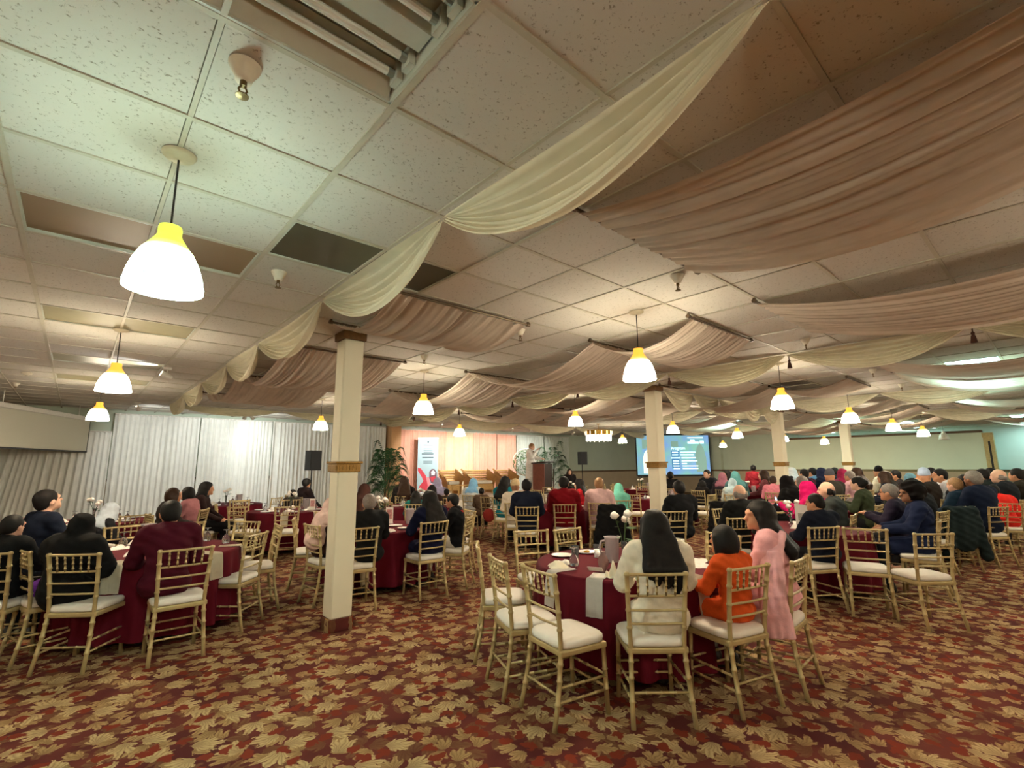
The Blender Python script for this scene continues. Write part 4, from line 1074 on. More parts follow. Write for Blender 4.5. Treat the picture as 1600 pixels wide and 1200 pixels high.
cr('g3', 2.30, 7.12, .9, -.35, 'empty, farther left behind the pink-scarfed woman')
cr('g4', 3.05, 7.88, .2, -.98, 'empty behind the white roses')
cr('g5', 3.75, 7.86, -.25, -.97, 'empty beside the standing card on the table behind the column')
cr('e1', 6.28, 1.88, .5, .87, 'holding the man reading a paper')
cr('e2', 6.43, 1.54, .93, .37, 'empty, touching the chair of the reading man')
cr('e3', 6.47, .97, .65, .75, 'empty, pulled out at the right edge of the middle ground')
cr('e4', 7.98, 1.12, -.1, 1, 'edge on, holding the man with bushy hair')
cr('m1', 6.80, 4.00, .55, .83, 'holding the man in black before the second column')
cr('m2', 6.59, 2.92, .56, .83, 'holding the bald man')
cr('r1', 6.62, 6.06, .7, .7, 'holding the man in the red shirt')
cr('k1', 6.74, 5.12, .75, .66, 'draped with a black coat, before the woman in the pale pink wrap')
cr('e5', 10.9, 1.19, -.1, 1, 'edge on, right of the dark green coat')
cr('e6', 14.1, 1.25, .5, .86, 'empty, in front of the red jacket at far right')
cr('e7', 17.2, 1.1, .6, .8, 'empty, rightmost in the picture')
x, y = px_z(767, 842, 0)
cr('h5', x-.05, y, .7, .7, 'with a patterned dress and bag, before the stage')
# generic ring of chairs: table, then the angles used (degrees clockwise from +Y as seen from the table centre)
ring_id = 0
def ring(T, angs, nm, full=False, r=1.07):
    lst = []
    for a in angs:
        q = math.radians(a); x, y = T[0]+r*math.sin(q), T[1]+r*math.cos(q)
        if all(math.hypot(x-c.location.x, y-c.location.y) > .46 for c in chairs_all) and all(math.hypot(x-c.location.x, y-c.location.y) > .5 for c in people):
            lst.append(chair(x, y, a+180, None, full))
    s = sorted(lst, key=lambda o: project(*o.location)[0])
    for k, o in enumerate(s): o['label'] = g + '{} from left at the table {}'.format(ORD[k], nm)
    return lst
# ------------------------------------------------------------------ tableware of the foreground table
def at(u, v, z=None):
    """point of a table top seen at a pixel, kept on the nearest table"""
    x, y = px_z(u, v, TZ if z is None else z)
    T = min(NAMES, key=lambda q: math.hypot(q[0]-x, q[1]-y)); d = math.hypot(T[0]-x, T[1]-y)
    if d > .64: x, y = T[0] + (x-T[0])*.64/d, T[1] + (y-T[1])*.64/d
    return x, y
fg = 'on the foreground table'
a = at(878, 869); plate_set(*a, 'white plate with a napkin hanging off it, left on the foreground table')
a = at(879, 881); one('napkin', crum[0], linen, *a, TZ, 'upright white napkin under the left plate of the foreground table', 'napkin')
a = at(860, 888); one('napkin', crum[1], linen2, *a, TZ, 'crumpled cream napkin at the left edge of the foreground table', 'napkin')
a = at(897, 884); one('goblet', goblet_me, glass, *a, TZ, 'upturned goblet nearest the left edge of the foreground table', 'glass')
a = at(899, 874); one('tumbler', tumbler_me, glass, *a, TZ, 'clear tumbler behind the left goblet of the foreground table', 'glass')
a = at(917, 864); plate_set(*a, 'white plate with yellow food at the far side of the foreground table', food_y)
a = at(934, 871); one('cup', tumbler_me, china, *a, TZ, 'white cup left of the water pitcher on the foreground table', 'cup').scale = (1, 1, .6)
a = at(931, 858); one('small_bowl', tumbler_me, glass, *a, TZ, 'small clear bowl behind the white cup on the foreground table', 'bowl').scale = (1.1, 1.1, .4)
a = at(957, 878); pitcher(*a, 'ribbed clear water pitcher on the foreground table', math.radians(150))
a = at(943, 894); one('carafe', carafe_me, M('carafe_rose', (176, 140, 136), .15, var=.05, trans=.5), *a, TZ, 'rose-tinted glass carafe in front of the pitcher', 'carafe')
a = at(976, 884); flowers(*a, TZ, 'slim glass vase with white roses beside the cream tunic', 3, rose_w, .40, 4)
a = at(989, 874); one('tumbler', tumbler_me, plastic, *a, TZ, 'pinkish tumbler half hidden by the cream tunic', 'glass')
a = at(925, 905); bm = bmesh.new(); box(bm, -.08, .08, -.055, .055, .001, .004); box(bm, -.14, -.06, -.055, .055, .001, .004, Matrix.Translation((-.02, 0, .02)) @ Matrix.Rotation(.5, 4, 'Y'))
tag(obj('folded_paper', bm, card_m, None, (*a, TZ), (0, 0, .5)), 'folded white program lying on the near edge of the foreground table', 'paper')
a = at(957, 907); one('napkin', crum[2], linen2, *a, TZ, 'balled peach napkin next to the cream tunic', 'napkin').scale = (.8, .9, 1.9)
a = at(975, 905); plate_set(*a, 'white plate almost hidden by the cream tunic', food_m)
for u, v, lab in ((862, 893, 'white napkin hanging over the left edge of the foreground table'), (920, 911, 'white napkin hanging down the near side of the foreground table'), (1106, 905, 'pinkish napkin hanging between the cream tunic and the orange child')):
    a = at(u, v); o = hang_napkin(*a, *T1, mat=linen if '1106' != str(u) else linen2, drop=.26); tag(o, lab, 'napkin', 'napkins over table edges')
a = at(1061, 868); one('goblet', goblet_me, glass, *a, TZ, 'upturned goblet between the cream tunic and the orange child', 'glass')
a = at(1050, 872); one('goblet', goblet_me, glass, *a, TZ, 'goblet right beside the cream sleeve on the foreground table', 'glass')
a = at(1085, 876); one('napkin', crum[3], linen, *a, TZ, 'flat white napkin behind the orange child', 'napkin').scale = (1.5, 1.5, .4)
a = at(1100, 884); one('napkin', crum[0], linen, *a, TZ, 'rumpled white napkin left of the orange child', 'napkin').scale = (1.3, 1.2, .5)
a = at(1090, 907); plate_set(*a, 'white plate with brown food beside the orange child', food_m)
# far left table
fl_ = 'on the far left table'
for k, (u, v) in enumerate(((340, 842), (358, 848), (182, 852))):
    a = at(u, v); one('goblet', goblet_me, glass, *a, TZ, ('upturned goblet behind the maroon coat on the far left table', 'upturned goblet at the right edge of the far left table', 'goblet beside the black veil on the far left table')[k], 'glass')
for k, (u, v) in enumerate(((186, 858), (207, 868), (196, 846))):
    a = at(u, v); one('napkin', crum[k], linen, *a, TZ, ('rumpled white napkin nearest the black veil', 'rumpled white napkin on the near edge of the far left table', 'rumpled white napkin at the middle of the far left table')[k], 'napkin')
for u, v, lab in ((372, 852, 'white napkin hanging at the right side of the far left table'), (325, 864, 'cream napkin hanging beside the maroon coat'), (185, 880, 'cream napkin hanging beside the black veil')):
    a = at(u, v); tag(hang_napkin(*a, *T2, mat=linen2, wid=.15), lab, 'napkin', 'napkins over table edges')
a = at(208, 832); pitcher(*a, 'water pitcher on the far left table')
a = at(228, 838); one('napkin', crum[1], linen, *a, TZ, 'white napkin at the far side of the far left table', 'napkin')
# table right behind the nearest column
a = at(597, 815); flowers(*a, TZ, 'bunch of white and pink roses behind the nearest column', 6, rose_w, .34, 9)
a = at(608, 818); card_stand(*a, math.radians(-40), 'standing white card on the table behind the nearest column', .24)
a = at(640, 818); pitcher(*a, 'water pitcher left of the long-haired woman in navy')
for k, (u, v) in enumerate(((618, 822), (632, 826))):
    a = at(u, v); plate_set(*a, ('left', 'right')[k] + ' white plate on the table behind the nearest column')
a = at(622, 806); one('goblet', goblet_me, glass, *a, TZ, 'upturned goblet behind the standing card', 'glass')
a = at(612, 833); one('napkin', crum[0], linen, *a, TZ, 'folded white napkin beside the grey-haired man', 'napkin')
# by the man reading a paper
a = at(1332, 796); pitcher(*a, 'frosted water pitcher on the table by the man reading', 2.6)
for k, (u, v) in enumerate(((1345, 800), (1352, 803), (1358, 797))):
    a = at(u, v); one('goblet', goblet_me, glass, *a, TZ, ('goblet right of the frosted pitcher', 'goblet nearest the man with glasses', 'goblet behind the frosted pitcher')[k], 'glass')
for k, (u, v) in enumerate(((1243, 818), (1247, 826), (1190, 822), (1325, 818))):
    a = at(u, v); one('napkin', crum[k], linen, *a, TZ, ('white napkin left of the raised paper', 'white napkin below the raised paper', 'white napkin right of the bald man', 'white napkin in front of the empty chair by the reading man')[k], 'napkin')
a = at(1330, 828); tag(hang_napkin(*a, *T8, mat=linen2), 'cream napkin hanging between the two chairs by the reading man', 'napkin', 'napkins over table edges')
flowers(T8[0]+.1, T8[1]+.15, TZ, 'roses on the table by the man reading', 4, rose_w, .3, 12)
# the other tables: vase, pitcher, goblets, plates
def dress(T, nm, n=6, seed=1, rm=None, hang=0):
    rg = random.Random(seed); flowers(T[0], T[1], TZ, 'vase of roses on the table ' + nm, 4, rm or rose_w, .32, seed)
    pitcher(T[0]+.25, T[1]-.12, 'clear water pitcher on the table ' + nm, rg.uniform(0, 6))
    gs, ps, ns = [], [], []
    for k in range(n):
        q = 6.283*(k+.5)/n + rg.uniform(-.1, .1)
        gs.append(one('goblet', goblet_me, glass, T[0]+.46*math.cos(q+.22), T[1]+.46*math.sin(q+.22), TZ, None, 'glass', 'upturned goblets on the tables'))
        ps.append(plate_set(T[0]+.58*math.cos(q-.1), T[1]+.58*math.sin(q-.1), None))
        ns.append(one('napkin', crum[k % 4], linen, T[0]+.38*math.cos(q-.3), T[1]+.38*math.sin(q-.3), TZ, None, 'napkin', 'napkins on the tables'))
    label_by_x(gs, 'upturned goblet, {} from left on the table ' + nm); label_by_x(ps, 'white plate, {} from left on the table ' + nm); label_by_x(ns, 'white napkin, {} from left on the table ' + nm)
    hs = []
    for k in range(hang):
        q = -2.0 + k*.75; hs.append(tag(hang_napkin(T[0]+math.cos(q), T[1]+math.sin(q), *T, mat=linen2), None, 'napkin', 'napkins over table edges'))
    for k, o in enumerate(hs): o['label'] = 'cream napkin hanging {} from left at the table {}'.format(ORD[k], nm)
dress(T3, NAMES[T3], 6, 3, hang=3); dress(TB, NAMES[TB], 5, 4); dress(T10, NAMES[T10], 4, 5); dress(T5, NAMES[T5], 5, 6); dress(T6, NAMES[T6], 5, 7); dress(T9, NAMES[T9], 5, 8, rose_p); dress(T7, NAMES[T7], 4, 9)
for k, (x, y, nm) in enumerate(FARS): dress((x, y), nm, 3, 20+k, rose_p if k == 0 else None)
card_stand(T3[0]+.3, T3[1]-.35, -.6, 'standing card on the empty table behind the nearest column', .22)
# ------------------------------------------------------------------ people
def head_of(ch): return -math.degrees(ch.rotation_euler[2])
def on(ch, v, label, dh=0, u=None, sx=0, **kw):
    """person sitting on a chair; v: picture row of the top of the head"""
    x, y = ch.location.x, ch.location.y; R = math.hypot(x, y)
    uu = project(x, y, 1.2)[0]; zt = px_r(uu if u is None else u, v, R)[2]
    if u is not None:                                   # sit a little to one side so that the head is where the photo has it
        p = kw.get('pose') or Pose(); hd = -math.radians(head_of(ch)+dh); q = Matrix.Rotation(hd, 3, 'Z') @ Vector(p.H((0, -.01, 1.25)))
        cu, cv, cz = project(x+q.x*.95, y+q.y*.95, 1.2); sx = min(.2, max(-.2, (u-cu)*cz/FPX))
    hc_ = math.radians(head_of(ch)); fwd = Vector((math.sin(hc_), math.cos(hc_), 0)); sv = R0*sx; b_ = sv.dot(fwd)
    if b_ < 0: sv -= fwd*b_                              # never back into the chair's own back
    return person(x + sv.x, y + sv.y, head_of(ch)+dh, label, zt=min(max(zt, 1.02), 1.46), **kw)
TABS = list(NAMES) + [(x, y) for x, y, _ in FARS]
COLS = [(2.13, 5.08), (7.97, 5.0), (13.88, 5.0), (19.5, 4.9)]
def fit(u, v, R, rel):
    """slide a person along the line of sight until clear of tables, columns, chairs and other people"""
    best = None
    for k in range(0, 41 if R > 12 else 11):
        dl = (k+1)//2*.012*(1 if k % 2 else -1); x, y, z = px_r(u, v, R*(1+dl)); hd = math.atan2(x, y) + math.radians(rel)
        lx, ly = x + .3*math.sin(hd), y + .3*math.cos(hd); c = abs(dl)*2
        for T in TABS: c += 6*max(0, 1.0 - math.hypot(T[0]-x, T[1]-y))
        for T in COLS: c += 8*max(0, .42 - math.hypot(T[0]-x, T[1]-y)) + 8*max(0, .35 - math.hypot(T[0]-lx, T[1]-ly))
        for o in people + chairs_all:
            ox, oy = o.location.x, o.location.y; oh = -o.rotation_euler[2]
            c += 10*max(0, .62 - math.hypot(ox-x, oy-y)) + 5*max(0, .5 - math.hypot(ox-lx, oy-ly)) + 5*max(0, .5 - math.hypot(ox+.3*math.sin(oh)-x, oy+.3*math.cos(oh)-y))
        if best is None or c < best[0]: best = (c, R*(1+dl))
    return best[1]
def pp(u, v, R, rel, label, seat=True, full=False, lim=(1.02, 1.48), fixed=False, **kw):
    """person by direction and distance; rel: heading relative to the line of sight (0 away, -90 to the left)"""
    R = R if fixed else fit(u, v, R, rel); x, y, zt = px_r(u, v, R); head = math.degrees(math.atan2(x, y)) + rel
    t = person(x, y, head, label, zt=min(max(zt, lim[0]), lim[1]) if lim else zt, **kw)
    if seat: chair(x, y, head, g + 'under the ' + seat, full) if isinstance(seat, str) else None
    return t
P0, PL, PR = Pose(), Pose(yaw=-35), Pose(yaw=35)
PT, PTL, PTR = Pose(arms='table', lean=8), Pose(arms='table', lean=8, yaw=-30), Pose(arms='table', lean=8, yaw=30)
# foreground table
on(C['c4'], 800, 'woman with long dark hair in a cream tunic, seen from behind', u=1022, hair='long', top=(228, 220, 200), topk='loose', bot=(232, 230, 226), pose=Pose(arms='table', lean=6), near=True)
on(C['c5'], 832, 'child with bobbed dark hair in an orange jacket', u=1133, hair='bob', top=(206, 84, 34), topk='tunic', bot=(150, 140, 128), pose=Pose(arms='table', lean=6, yaw=-15, hs=1.22), near=True)
w2 = on(C['c6'], 786, 'woman with very long black hair and a pale pink shawl', -12, u=1215, hair='long', top=(226, 168, 172), topk='loose', bot=(200, 150, 156), pose=Pose(arms='table', lean=10, yaw=-25), near=True)
S = Shape(); S.wr = .002; sc2 = w2.children[0].scale.x
for k in range(9):                                     # pleats falling from the left shoulder down the side
    f = k/8; y0_ = -.05 + .15*f; wv_ = .012*math.sin(k*2.3)
    a_ = (-.085, y0_*.45 - .07, 1.085); b_ = (-.235 + wv_, y0_*.8 - .03, .96); c_ = (-.345 + wv_, y0_ - .03, .66); d_ = (-.375 - wv_, y0_*1.1 - .06, .36)
    S.cap(a_, b_, .026, .026, .012).cap(b_, c_, .026, .026, .010).cap(c_, d_, .026, .028, .010)
S.plane((0, .1, 1), .37); shawl = S.mesh('shawl', .0105); o = obj('shawl', shawl, clo((232, 178, 182)), w2, (0, 0, .5-.5*sc2)); o.scale = (sc2,)*3; o['label'] = 'pale pink shawl over one shoulder'
# far left table
pp(18, 806, 6.25, 35, fixed=True, label='man in black at the far left edge, hand raised to his head', hair='short', top=(22, 24, 26), topk='jacket', pose=Pose(arms='face', lean=4, yaw=10), near=True, skin='l', seat='man at the far left edge')
t = on(C['D5'], 767, 'young man in a navy sweater looking up, far left', 0, u=75, hair='short', skin='l', top=(24, 32, 50), pose=Pose(yaw=0, nod=18), near=True, eyes=True)
t.rotation_euler = (0, 0, -math.radians(math.degrees(math.atan2(t.location.x, t.location.y)) + 62))
t.location.x -= R0.x*.16; t.location.y -= R0.y*.16
pp(160, 786, 7.5, 62, 'girl in a pale blue head scarf at the far left table', hair=None, scarf='hijab', scarfc=(206, 216, 226), top=(40, 40, 46), pose=Pose(arms='table', lean=12, nod=-12), near=False, seat='girl in the pale blue scarf', eyes=True)
on(C['A'], 806, 'woman wrapped in a long black veil, seen from behind', 8, u=122, hair=None, scarf='chador', scarfc=(18, 18, 20), top=(20, 20, 22), topk='loose', bot=(18, 18, 20), botk='skirt', near=True, pose=Pose(arms='table', lean=10))
t = on(C['B'], 783, 'man in a maroon coat with a dark cap, seen from behind', 0, u=267, hair='short', hc='black', top=(84, 14, 34), topk='loose', bot=(22, 22, 26), near=True, pose=Pose(arms='table', lean=14))
pp(265, 763, 9.3, 75, 'brown-haired woman leaning to her neighbour, left of the white curtain', hair='bob', hc='brown', top=(54, 44, 40), pose=PT, seat='brown-haired woman at the left', eyes=True)
pp(300, 761, 9.6, -70, 'dark-haired woman in a dusty pink jacket', hair='bob', top=(168, 112, 116), topk='jacket', skin='l', pose=PT, seat='woman in the dusty pink jacket', eyes=True)
pp(325, 754, 10.4, 100, 'long-haired woman in dark brown beside the dusty pink jacket', hair='long', top=(50, 30, 30), bot=(22, 20, 22), botk='skirt', seat='long-haired woman in dark brown')
pp(458, 765, 11.2, 10, 'small dark-haired child before the white curtain', hair='short', top=(60, 50, 48), seat='small child by the white curtain', lim=(.95, 1.3))
pp(481, 748, 12.4, 60, 'man in a black and red jacket by the left loudspeaker', hair='short', top=(36, 26, 30), topk='jacket', pose=PL, seat='man by the left loudspeaker')
# table behind the nearest column
on(C['g2'], 780, 'woman in a pale pink head scarf beside the nearest column', 0, u=508, hair=None, scarf='long_scarf', scarfc=(220, 188, 176), top=(60, 34, 30), bot=(28, 24, 26), near=True, pose=Pose(arms='table', lean=10))
pp(570, 757, 8.3, 20, 'woman in a dark brown head scarf behind the grey-haired man', hair=None, scarf='long_scarf', scarfc=(74, 44, 38), top=(50, 34, 30), seat='woman in the brown scarf')
on(C['g1'], 773, 'grey-haired man in black with beige trousers, right of the nearest column', -5, u=580, hair='short', hc='grey', top=(26, 26, 28), topk='jacket', bot=(196, 180, 150), near=True, pose=Pose(arms='table', lean=8, yaw=15))
pp(632, 745, 11.6, 0, 'woman with long brown hair under the palm', hair='long', hc='brown', top=(46, 40, 40), seat='woman under the palm')
on(C['f1'], 768, 'woman with straight black hair in navy, seen from behind', 0, u=674, hair='long', top=(20, 24, 54), topk='loose', bot=(24, 22, 34), near=True, pose=Pose(arms='table', lean=6, yaw=-10))
t = on(C['f2'], 772, 'boy in a black vest with a red collar', 0, u=722, hair='short', top=(20, 20, 24), topk='jacket', bot=(206, 196, 180), near=True, pose=Pose(arms='table', lean=6, yaw=10))
b2 = bmesh.new(); lathe(b2, [(.085, 1.0), (.075, 1.05), (.066, 1.075), (.06, 1.055)], 20, 0, -.055); o = obj('collar', b2, clo((190, 30, 34)), t, smooth=True); o['label'] = 'red collar'; o.scale = (t.children[0].scale.x*1.08,)*3
# towards the stage
pp(650, 768, 9.6, 0, 'dark-haired woman with a teal shawl left of the banner', hair='long', top=(30, 110, 106), topk='loose', seat='woman with the teal shawl')
pp(675, 758, 10.2, 0, 'dark-haired person in brown before the banner', hair='bob', top=(58, 38, 34), seat='person before the banner')
pp(684, 747, 12.0, 10, 'woman in a lavender head scarf by the banner', hair=None, scarf='hijab', scarfc=(168, 164, 196), top=(150, 140, 160), seat='woman in lavender')
pp(698, 764, 10.6, 0, 'dark-haired child right of the banner', hair='short', top=(80, 60, 44), seat='child right of the banner')
pp(740, 748, 11.4, 20, 'woman in a sky blue head scarf before the sofa', hair=None, scarf='hijab', scarfc=(136, 192, 232), top=(206, 208, 206), topk='loose', seat='woman in the sky blue scarf')
on(C['h5'], 763, 'dark-haired woman in a black and tan patterned dress', 0, u=748, hair='bun', top=(96, 74, 58), topk='tunic', bot=(40, 32, 30))
pp(790, 745, 11.4, 30, 'dark-haired woman in teal and navy below the right wicker chair', hair='long', top=(22, 112, 124), topk='loose', seat='woman in teal and navy')
pp(805, 752, 9.6, 0, 'man in a beige round cap and cream shirt', hair='kufi', hc=(196, 170, 130), skin='d', top=(216, 202, 182), topk='loose', seat='man in the beige cap', full=True)
pp(823, 749, 8.7, 0, 'man in a navy suit seen from behind, below the lectern', hair='short', top=(20, 26, 46), topk='jacket', seat='man in the navy suit', full=True)
on(C['r1'], 745, 'man in a dark red shirt seen from behind', 0, u=881, hair='short', top=(108, 8, 18), topk='loose', bot=(120, 96, 60), near=True)
pp(908, 749, 11.2, -70, 'dark-haired woman in red turned left toward the stage', hair='long', hc='black', skin='l', top=(186, 34, 44), pose=PT, seat='woman in red', eyes=True)
pp(936, 747, 9.6, 5, 'fair-haired woman in a pale pink wrap', hair='short', hc='fair', top=(206, 172, 172), topk='loose', bot=(60, 70, 66), botk='skirt', seat='woman in the pale pink wrap', full=True)
pp(966, 756, 10.3, -20, 'girl in a mint green head scarf', hair=None, scarf='long_scarf', scarfc=(118, 204, 186), top=(110, 190, 176), seat='girl in mint green', full=True, fixed=True)
pp(890, 733, 17.5, 170, 'woman with brown hair standing right of the lectern', seat=False, lim=None, hair='long', hc='brown', skin='l', top=(40, 34, 36), topk='loose', bot=(26, 24, 26), botk='skirt', pose=Pose(stand=True, arms='down'))
on(C['m1'], 752, 'balding man in black seated before the second column', 0, u=1062, hair='short', hc='black', top=(22, 24, 28), topk='jacket', near=True)
on(C['m2'], 758, 'bald man in a black suit, seen from behind', 4, u=1157, hair='bald', hc='grey', skin='l', top=(22, 24, 24), topk='jacket', near=True, pose=Pose(yaw=8))
# seats that the far rows must keep clear of
x, y = px_z(1481, 793, .92); CK1 = chair(x, y, math.degrees(math.atan2(x, y))-35, g + 'under the dark green coat right of the bushy hair', True)
x, y, z = px_r(1130, 752, 9.8); CK2 = chair(x, y, math.degrees(math.atan2(x, y)), g + 'under the large black coat past the bald man')
x, y, z = px_r(1561, 757, 12.4); hd = math.degrees(math.atan2(x, y)) - 15
person(x, y, hd, 'child in a bright red puffy jacket bowed forward at far right', hair='short', top=(226, 48, 40), topk='loose', bot=(40, 36, 40), pose=Pose(arms='lap', lean=38, nod=-20), s=.98)
chair(x, y, hd, g + 'under the child in the bright red jacket')
# far middle
far_list = [
 (1047, 737, 15.5, 0, 'person in black left of the screen text', dict(hair='short', top=(28, 26, 28), topk='jacket')),
 (1096, 751, 14.5, 30, 'dark-haired person under the right end of the screen', dict(hair='bob', top=(34, 30, 32))),
 (1106, 734, 16.0, -150, 'man in a dark suit at the right edge of the screen', dict(hair='short', top=(34, 36, 44), topk='jacket', skin='l')),
 (1128, 739, 14.8, 0, 'woman in a mauve head scarf past the second column', dict(hair=None, scarf='hijab', scarfc=(176, 116, 134), top=(70, 60, 70))),
 (1138, 735, 17.0, -120, 'dark-haired woman behind the mauve scarf', dict(hair='long', skin='l', top=(60, 50, 54))),
 (1149, 737, 15.4, -10, 'woman in a teal head scarf past the second column', dict(hair=None, scarf='hijab', scarfc=(108, 176, 178), top=(80, 120, 124))),
 (1144, 748, 12.8, 0, 'girl in a light patterned scarf before the teal scarf', dict(hair=None, scarf='hijab', scarfc=(188, 214, 222), top=(196, 206, 200))),
 (1196, 735, 15.6, -75, 'woman with long brown hair left of the third column', dict(hair='long', hc='brown', skin='l', top=(110, 60, 66))),
 (1207, 744, 14.2, 0, 'child in pink beside the third column', dict(hair='short', hc='brown', top=(232, 140, 156))),
 (1226, 735, 17.2, -40, 'person in black right behind the third column', dict(hair='short', top=(30, 28, 32))),
 (1240, 730, 18.2, -60, 'woman in a black and white scarf near the third column', dict(hair=None, scarf='hijab', scarfc=(210, 214, 216), top=(30, 30, 34))),
 (1259, 733, 15.8, -50, 'person in plum left of the partition rail', dict(hair='short', top=(70, 34, 52))),
 (1272, 728, 17.4, -60, 'man in a blue shirt in the far row', dict(hair='short', top=(84, 128, 164))),
 (1286, 730, 16.8, -50, 'woman in a navy head scarf in the far row', dict(hair=None, scarf='hijab', scarfc=(40, 48, 82), top=(30, 36, 60))),
 (1299, 736, 13.6, -40, 'man in a grey hat behind the profile man', dict(hair='kufi', hc=(84, 84, 92), top=(70, 64, 56), topk='jacket')),
 (1306, 728, 18.2, -50, 'dark-haired man directly below the farthest column', dict(hair='short', top=(40, 44, 58))),
 (1318, 733, 16.2, -30, 'woman in a crimson scarf below the farthest column', dict(hair=None, scarf='hijab', scarfc=(132, 30, 66), top=(120, 60, 84))),
 (1331, 736, 15.0, -60, 'person in pale pink below the farthest column', dict(hair='short', hc='grey', top=(214, 168, 176))),
 (1341, 727, 16.4, -70, 'long-haired woman in dark blue right of the farthest column', dict(hair='long', hc='brown', top=(28, 40, 62))),
 (1376, 729, 17.6, -60, 'man in a black cap and cream jacket', dict(hair='kufi', hc=(24, 22, 24), top=(214, 206, 182), topk='jacket')),
 (1386, 737, 13.4, -70, 'long-haired woman in navy with her back to the pink roses', dict(hair='long', hc='brown', top=(26, 34, 54))),
 (1403, 735, 15.0, -100, 'dark-haired person behind the pink roses', dict(hair='short', top=(36, 34, 40))),
 (1424, 740, 14.6, -30, 'woman in a light blue head scarf in the far row', dict(hair=None, scarf='hijab', scarfc=(120, 168, 190), top=(130, 160, 176))),
 (1449, 735, 13.2, -70, 'man in a pale blue cap', dict(hair='kufi', hc=(172, 190, 216), top=(52, 46, 42), topk='jacket')),
 (1458, 730, 17.0, -90, 'dark-haired man left of the man in white', dict(hair='short', top=(46, 50, 56))),
 (1473, 727, 14.4, -110, 'man in a white shirt turned to the camera side', dict(hair='short', skin='m', top=(232, 230, 238))),
 (1505, 742, 12.6, 0, 'person with black hair between white shirt and navy jacket', dict(hair='short', top=(30, 30, 36))),
 (1526, 736, 11.6, -55, 'man with cropped grey hair in a navy jacket', dict(hair='short', hc='grey', skin='d', top=(22, 34, 60), topk='jacket')),
 (1540, 733, 13.2, -80, 'bearded man in dark green behind the navy jacket', dict(hair='short', hc='black', top=(38, 46, 46), topk='jacket')),
 (1552, 729, 14.6, -60, 'man in dark slate in the back row at right', dict(hair='short', top=(36, 44, 52), topk='jacket')),
 (1567, 733, 13.8, -75, 'bald man with a white collar at far right', dict(hair='bald', hc='grey', skin='l', top=(30, 36, 44), topk='jacket')),
 (1594, 728, 14.4, -70, 'bearded man in an olive jacket at the right edge', dict(hair='short', top=(58, 56, 48), topk='jacket')),
 (1233, 744, 10.6, -60, 'woman in a black veil beside the magenta scarf', dict(hair=None, scarf='long_scarf', scarfc=(24, 20, 22), top=(24, 22, 24), topk='loose')),
 (1257, 744, 10.9, -70, 'grey-haired woman behind the magenta scarf', dict(hair='bob', hc='grey', skin='l', top=(60, 44, 48))),
 (1344, 745, 11.2, -75, 'dark-haired woman in green with her hand near her mouth', dict(hair='bun', skin='l', top=(74, 84, 60), pose=Pose(arms='clasp', lean=6))),
 (1437, 747, 9.9, -70, 'bald man with glasses in black, behind the bushy hair', dict(hair='bald', hc='black', skin='l', top=(26, 30, 36), eyes=True)),
 (1497, 747, 11.2, -60, 'fair-haired man in a slate blue jacket', dict(hair='short', hc='fair', skin='l', top=(34, 58, 82), topk='jacket', eyes=True, fixed=True)),
]
for u, v, R, rel, lab, kw in far_list:
    kw = dict(kw); kw.setdefault('pose', PT)
    pp(u, v, R, rel, lab, seat=' '.join(lab.split(',')[0].split()[:11]), **kw)
pp(1177, 727, 16.5, 20, 'boy in a red shirt standing left of the third column', seat=False, lim=None, hair='short', skin='d', top=(150, 40, 52), pose=Pose(stand=True, arms='down'))
t = pp(1263, 753, 9.0, -70, 'woman in a magenta head scarf holding up a phone', hair=None, scarf='long_scarf', scarfc=(192, 20, 96), top=(196, 24, 98), topk='loose', pose=Pose(arms='phone', lean=4), seat='woman in magenta', near=True)
pm = t.children[0]; w_ = (np.array(Pose(arms='phone', lean=4).wr[1])+np.array(Pose(arms='phone', lean=4).wr[-1]))/2*pm.scale.x
wp = Matrix.Translation(t.location) @ Matrix.Rotation(t.rotation_euler[2], 4, 'Z') @ Vector((w_[0], w_[1]+.10, w_[2]+.04))
ph = obj('phone', bbox_(-.037, .037, -.005, .005, -.075, .075, .004), M('phone_black', (24, 24, 28), .3), None, wp, (-.25, 0, t.rotation_euler[2])); obj('screen', bbox_(-.033, .033, -.0065, -.005, -.068, .068), MEmit('phone_screen', (190, 214, 240), 1.2), ph)
tag(ph, 'glowing phone held up by the woman in magenta', 'phone')
pp(1299, 753, 8.6, -80, 'balding man in a grey jacket in profile', hair='bald', hc='black', skin='l', top=(66, 74, 74), topk='jacket', pose=PT, seat='profile man in grey', near=True, eyes=True)
on(C['e1'], 773, 'man in a navy suit reading a paper, seen from behind', 0, u=1277, hair='short', top=(22, 28, 44), topk='jacket', near=True, pose=Pose(arms='table', lean=4, yaw=-30))
x, y, z = px_r(1255, 805, 7.1)
o = obj('paper_sheet', bbox_(-.09, .09, -.002, .002, -.13, .13), card_m, None, (x, y, z), (-.3, .12, -math.radians(50))); obj('print', bbox_(-.06, .06, -.003, -.002, -.07, .02), M('print_grey', (180, 172, 160), .8, var=.3, scale=120), o)
tag(o, 'white printed paper held up before the man in the navy suit', 'paper')
def glasses(t, p):
    s = t.children[0].scale.x; dz = t.children[0].location.z; bm = bmesh.new()
    for q in (-1, 1):
        pts = [Vector(p.H((q*.034 + .024*math.cos(a), .106, 1.222 + .018*math.sin(a)))) for a in [6.283*k/12 for k in range(13)]]; tube(bm, pts, .0025, 5, cap=False)
        tube(bm, [Vector(p.H((q*.058, .104, 1.226))), Vector(p.H((q*.084, .0, 1.226)))], .0025, 5)
    o = obj('glasses', bm, M('glasses_black', (20, 20, 22), .3), t, (0, 0, dz)); o.scale = (s, s, s)
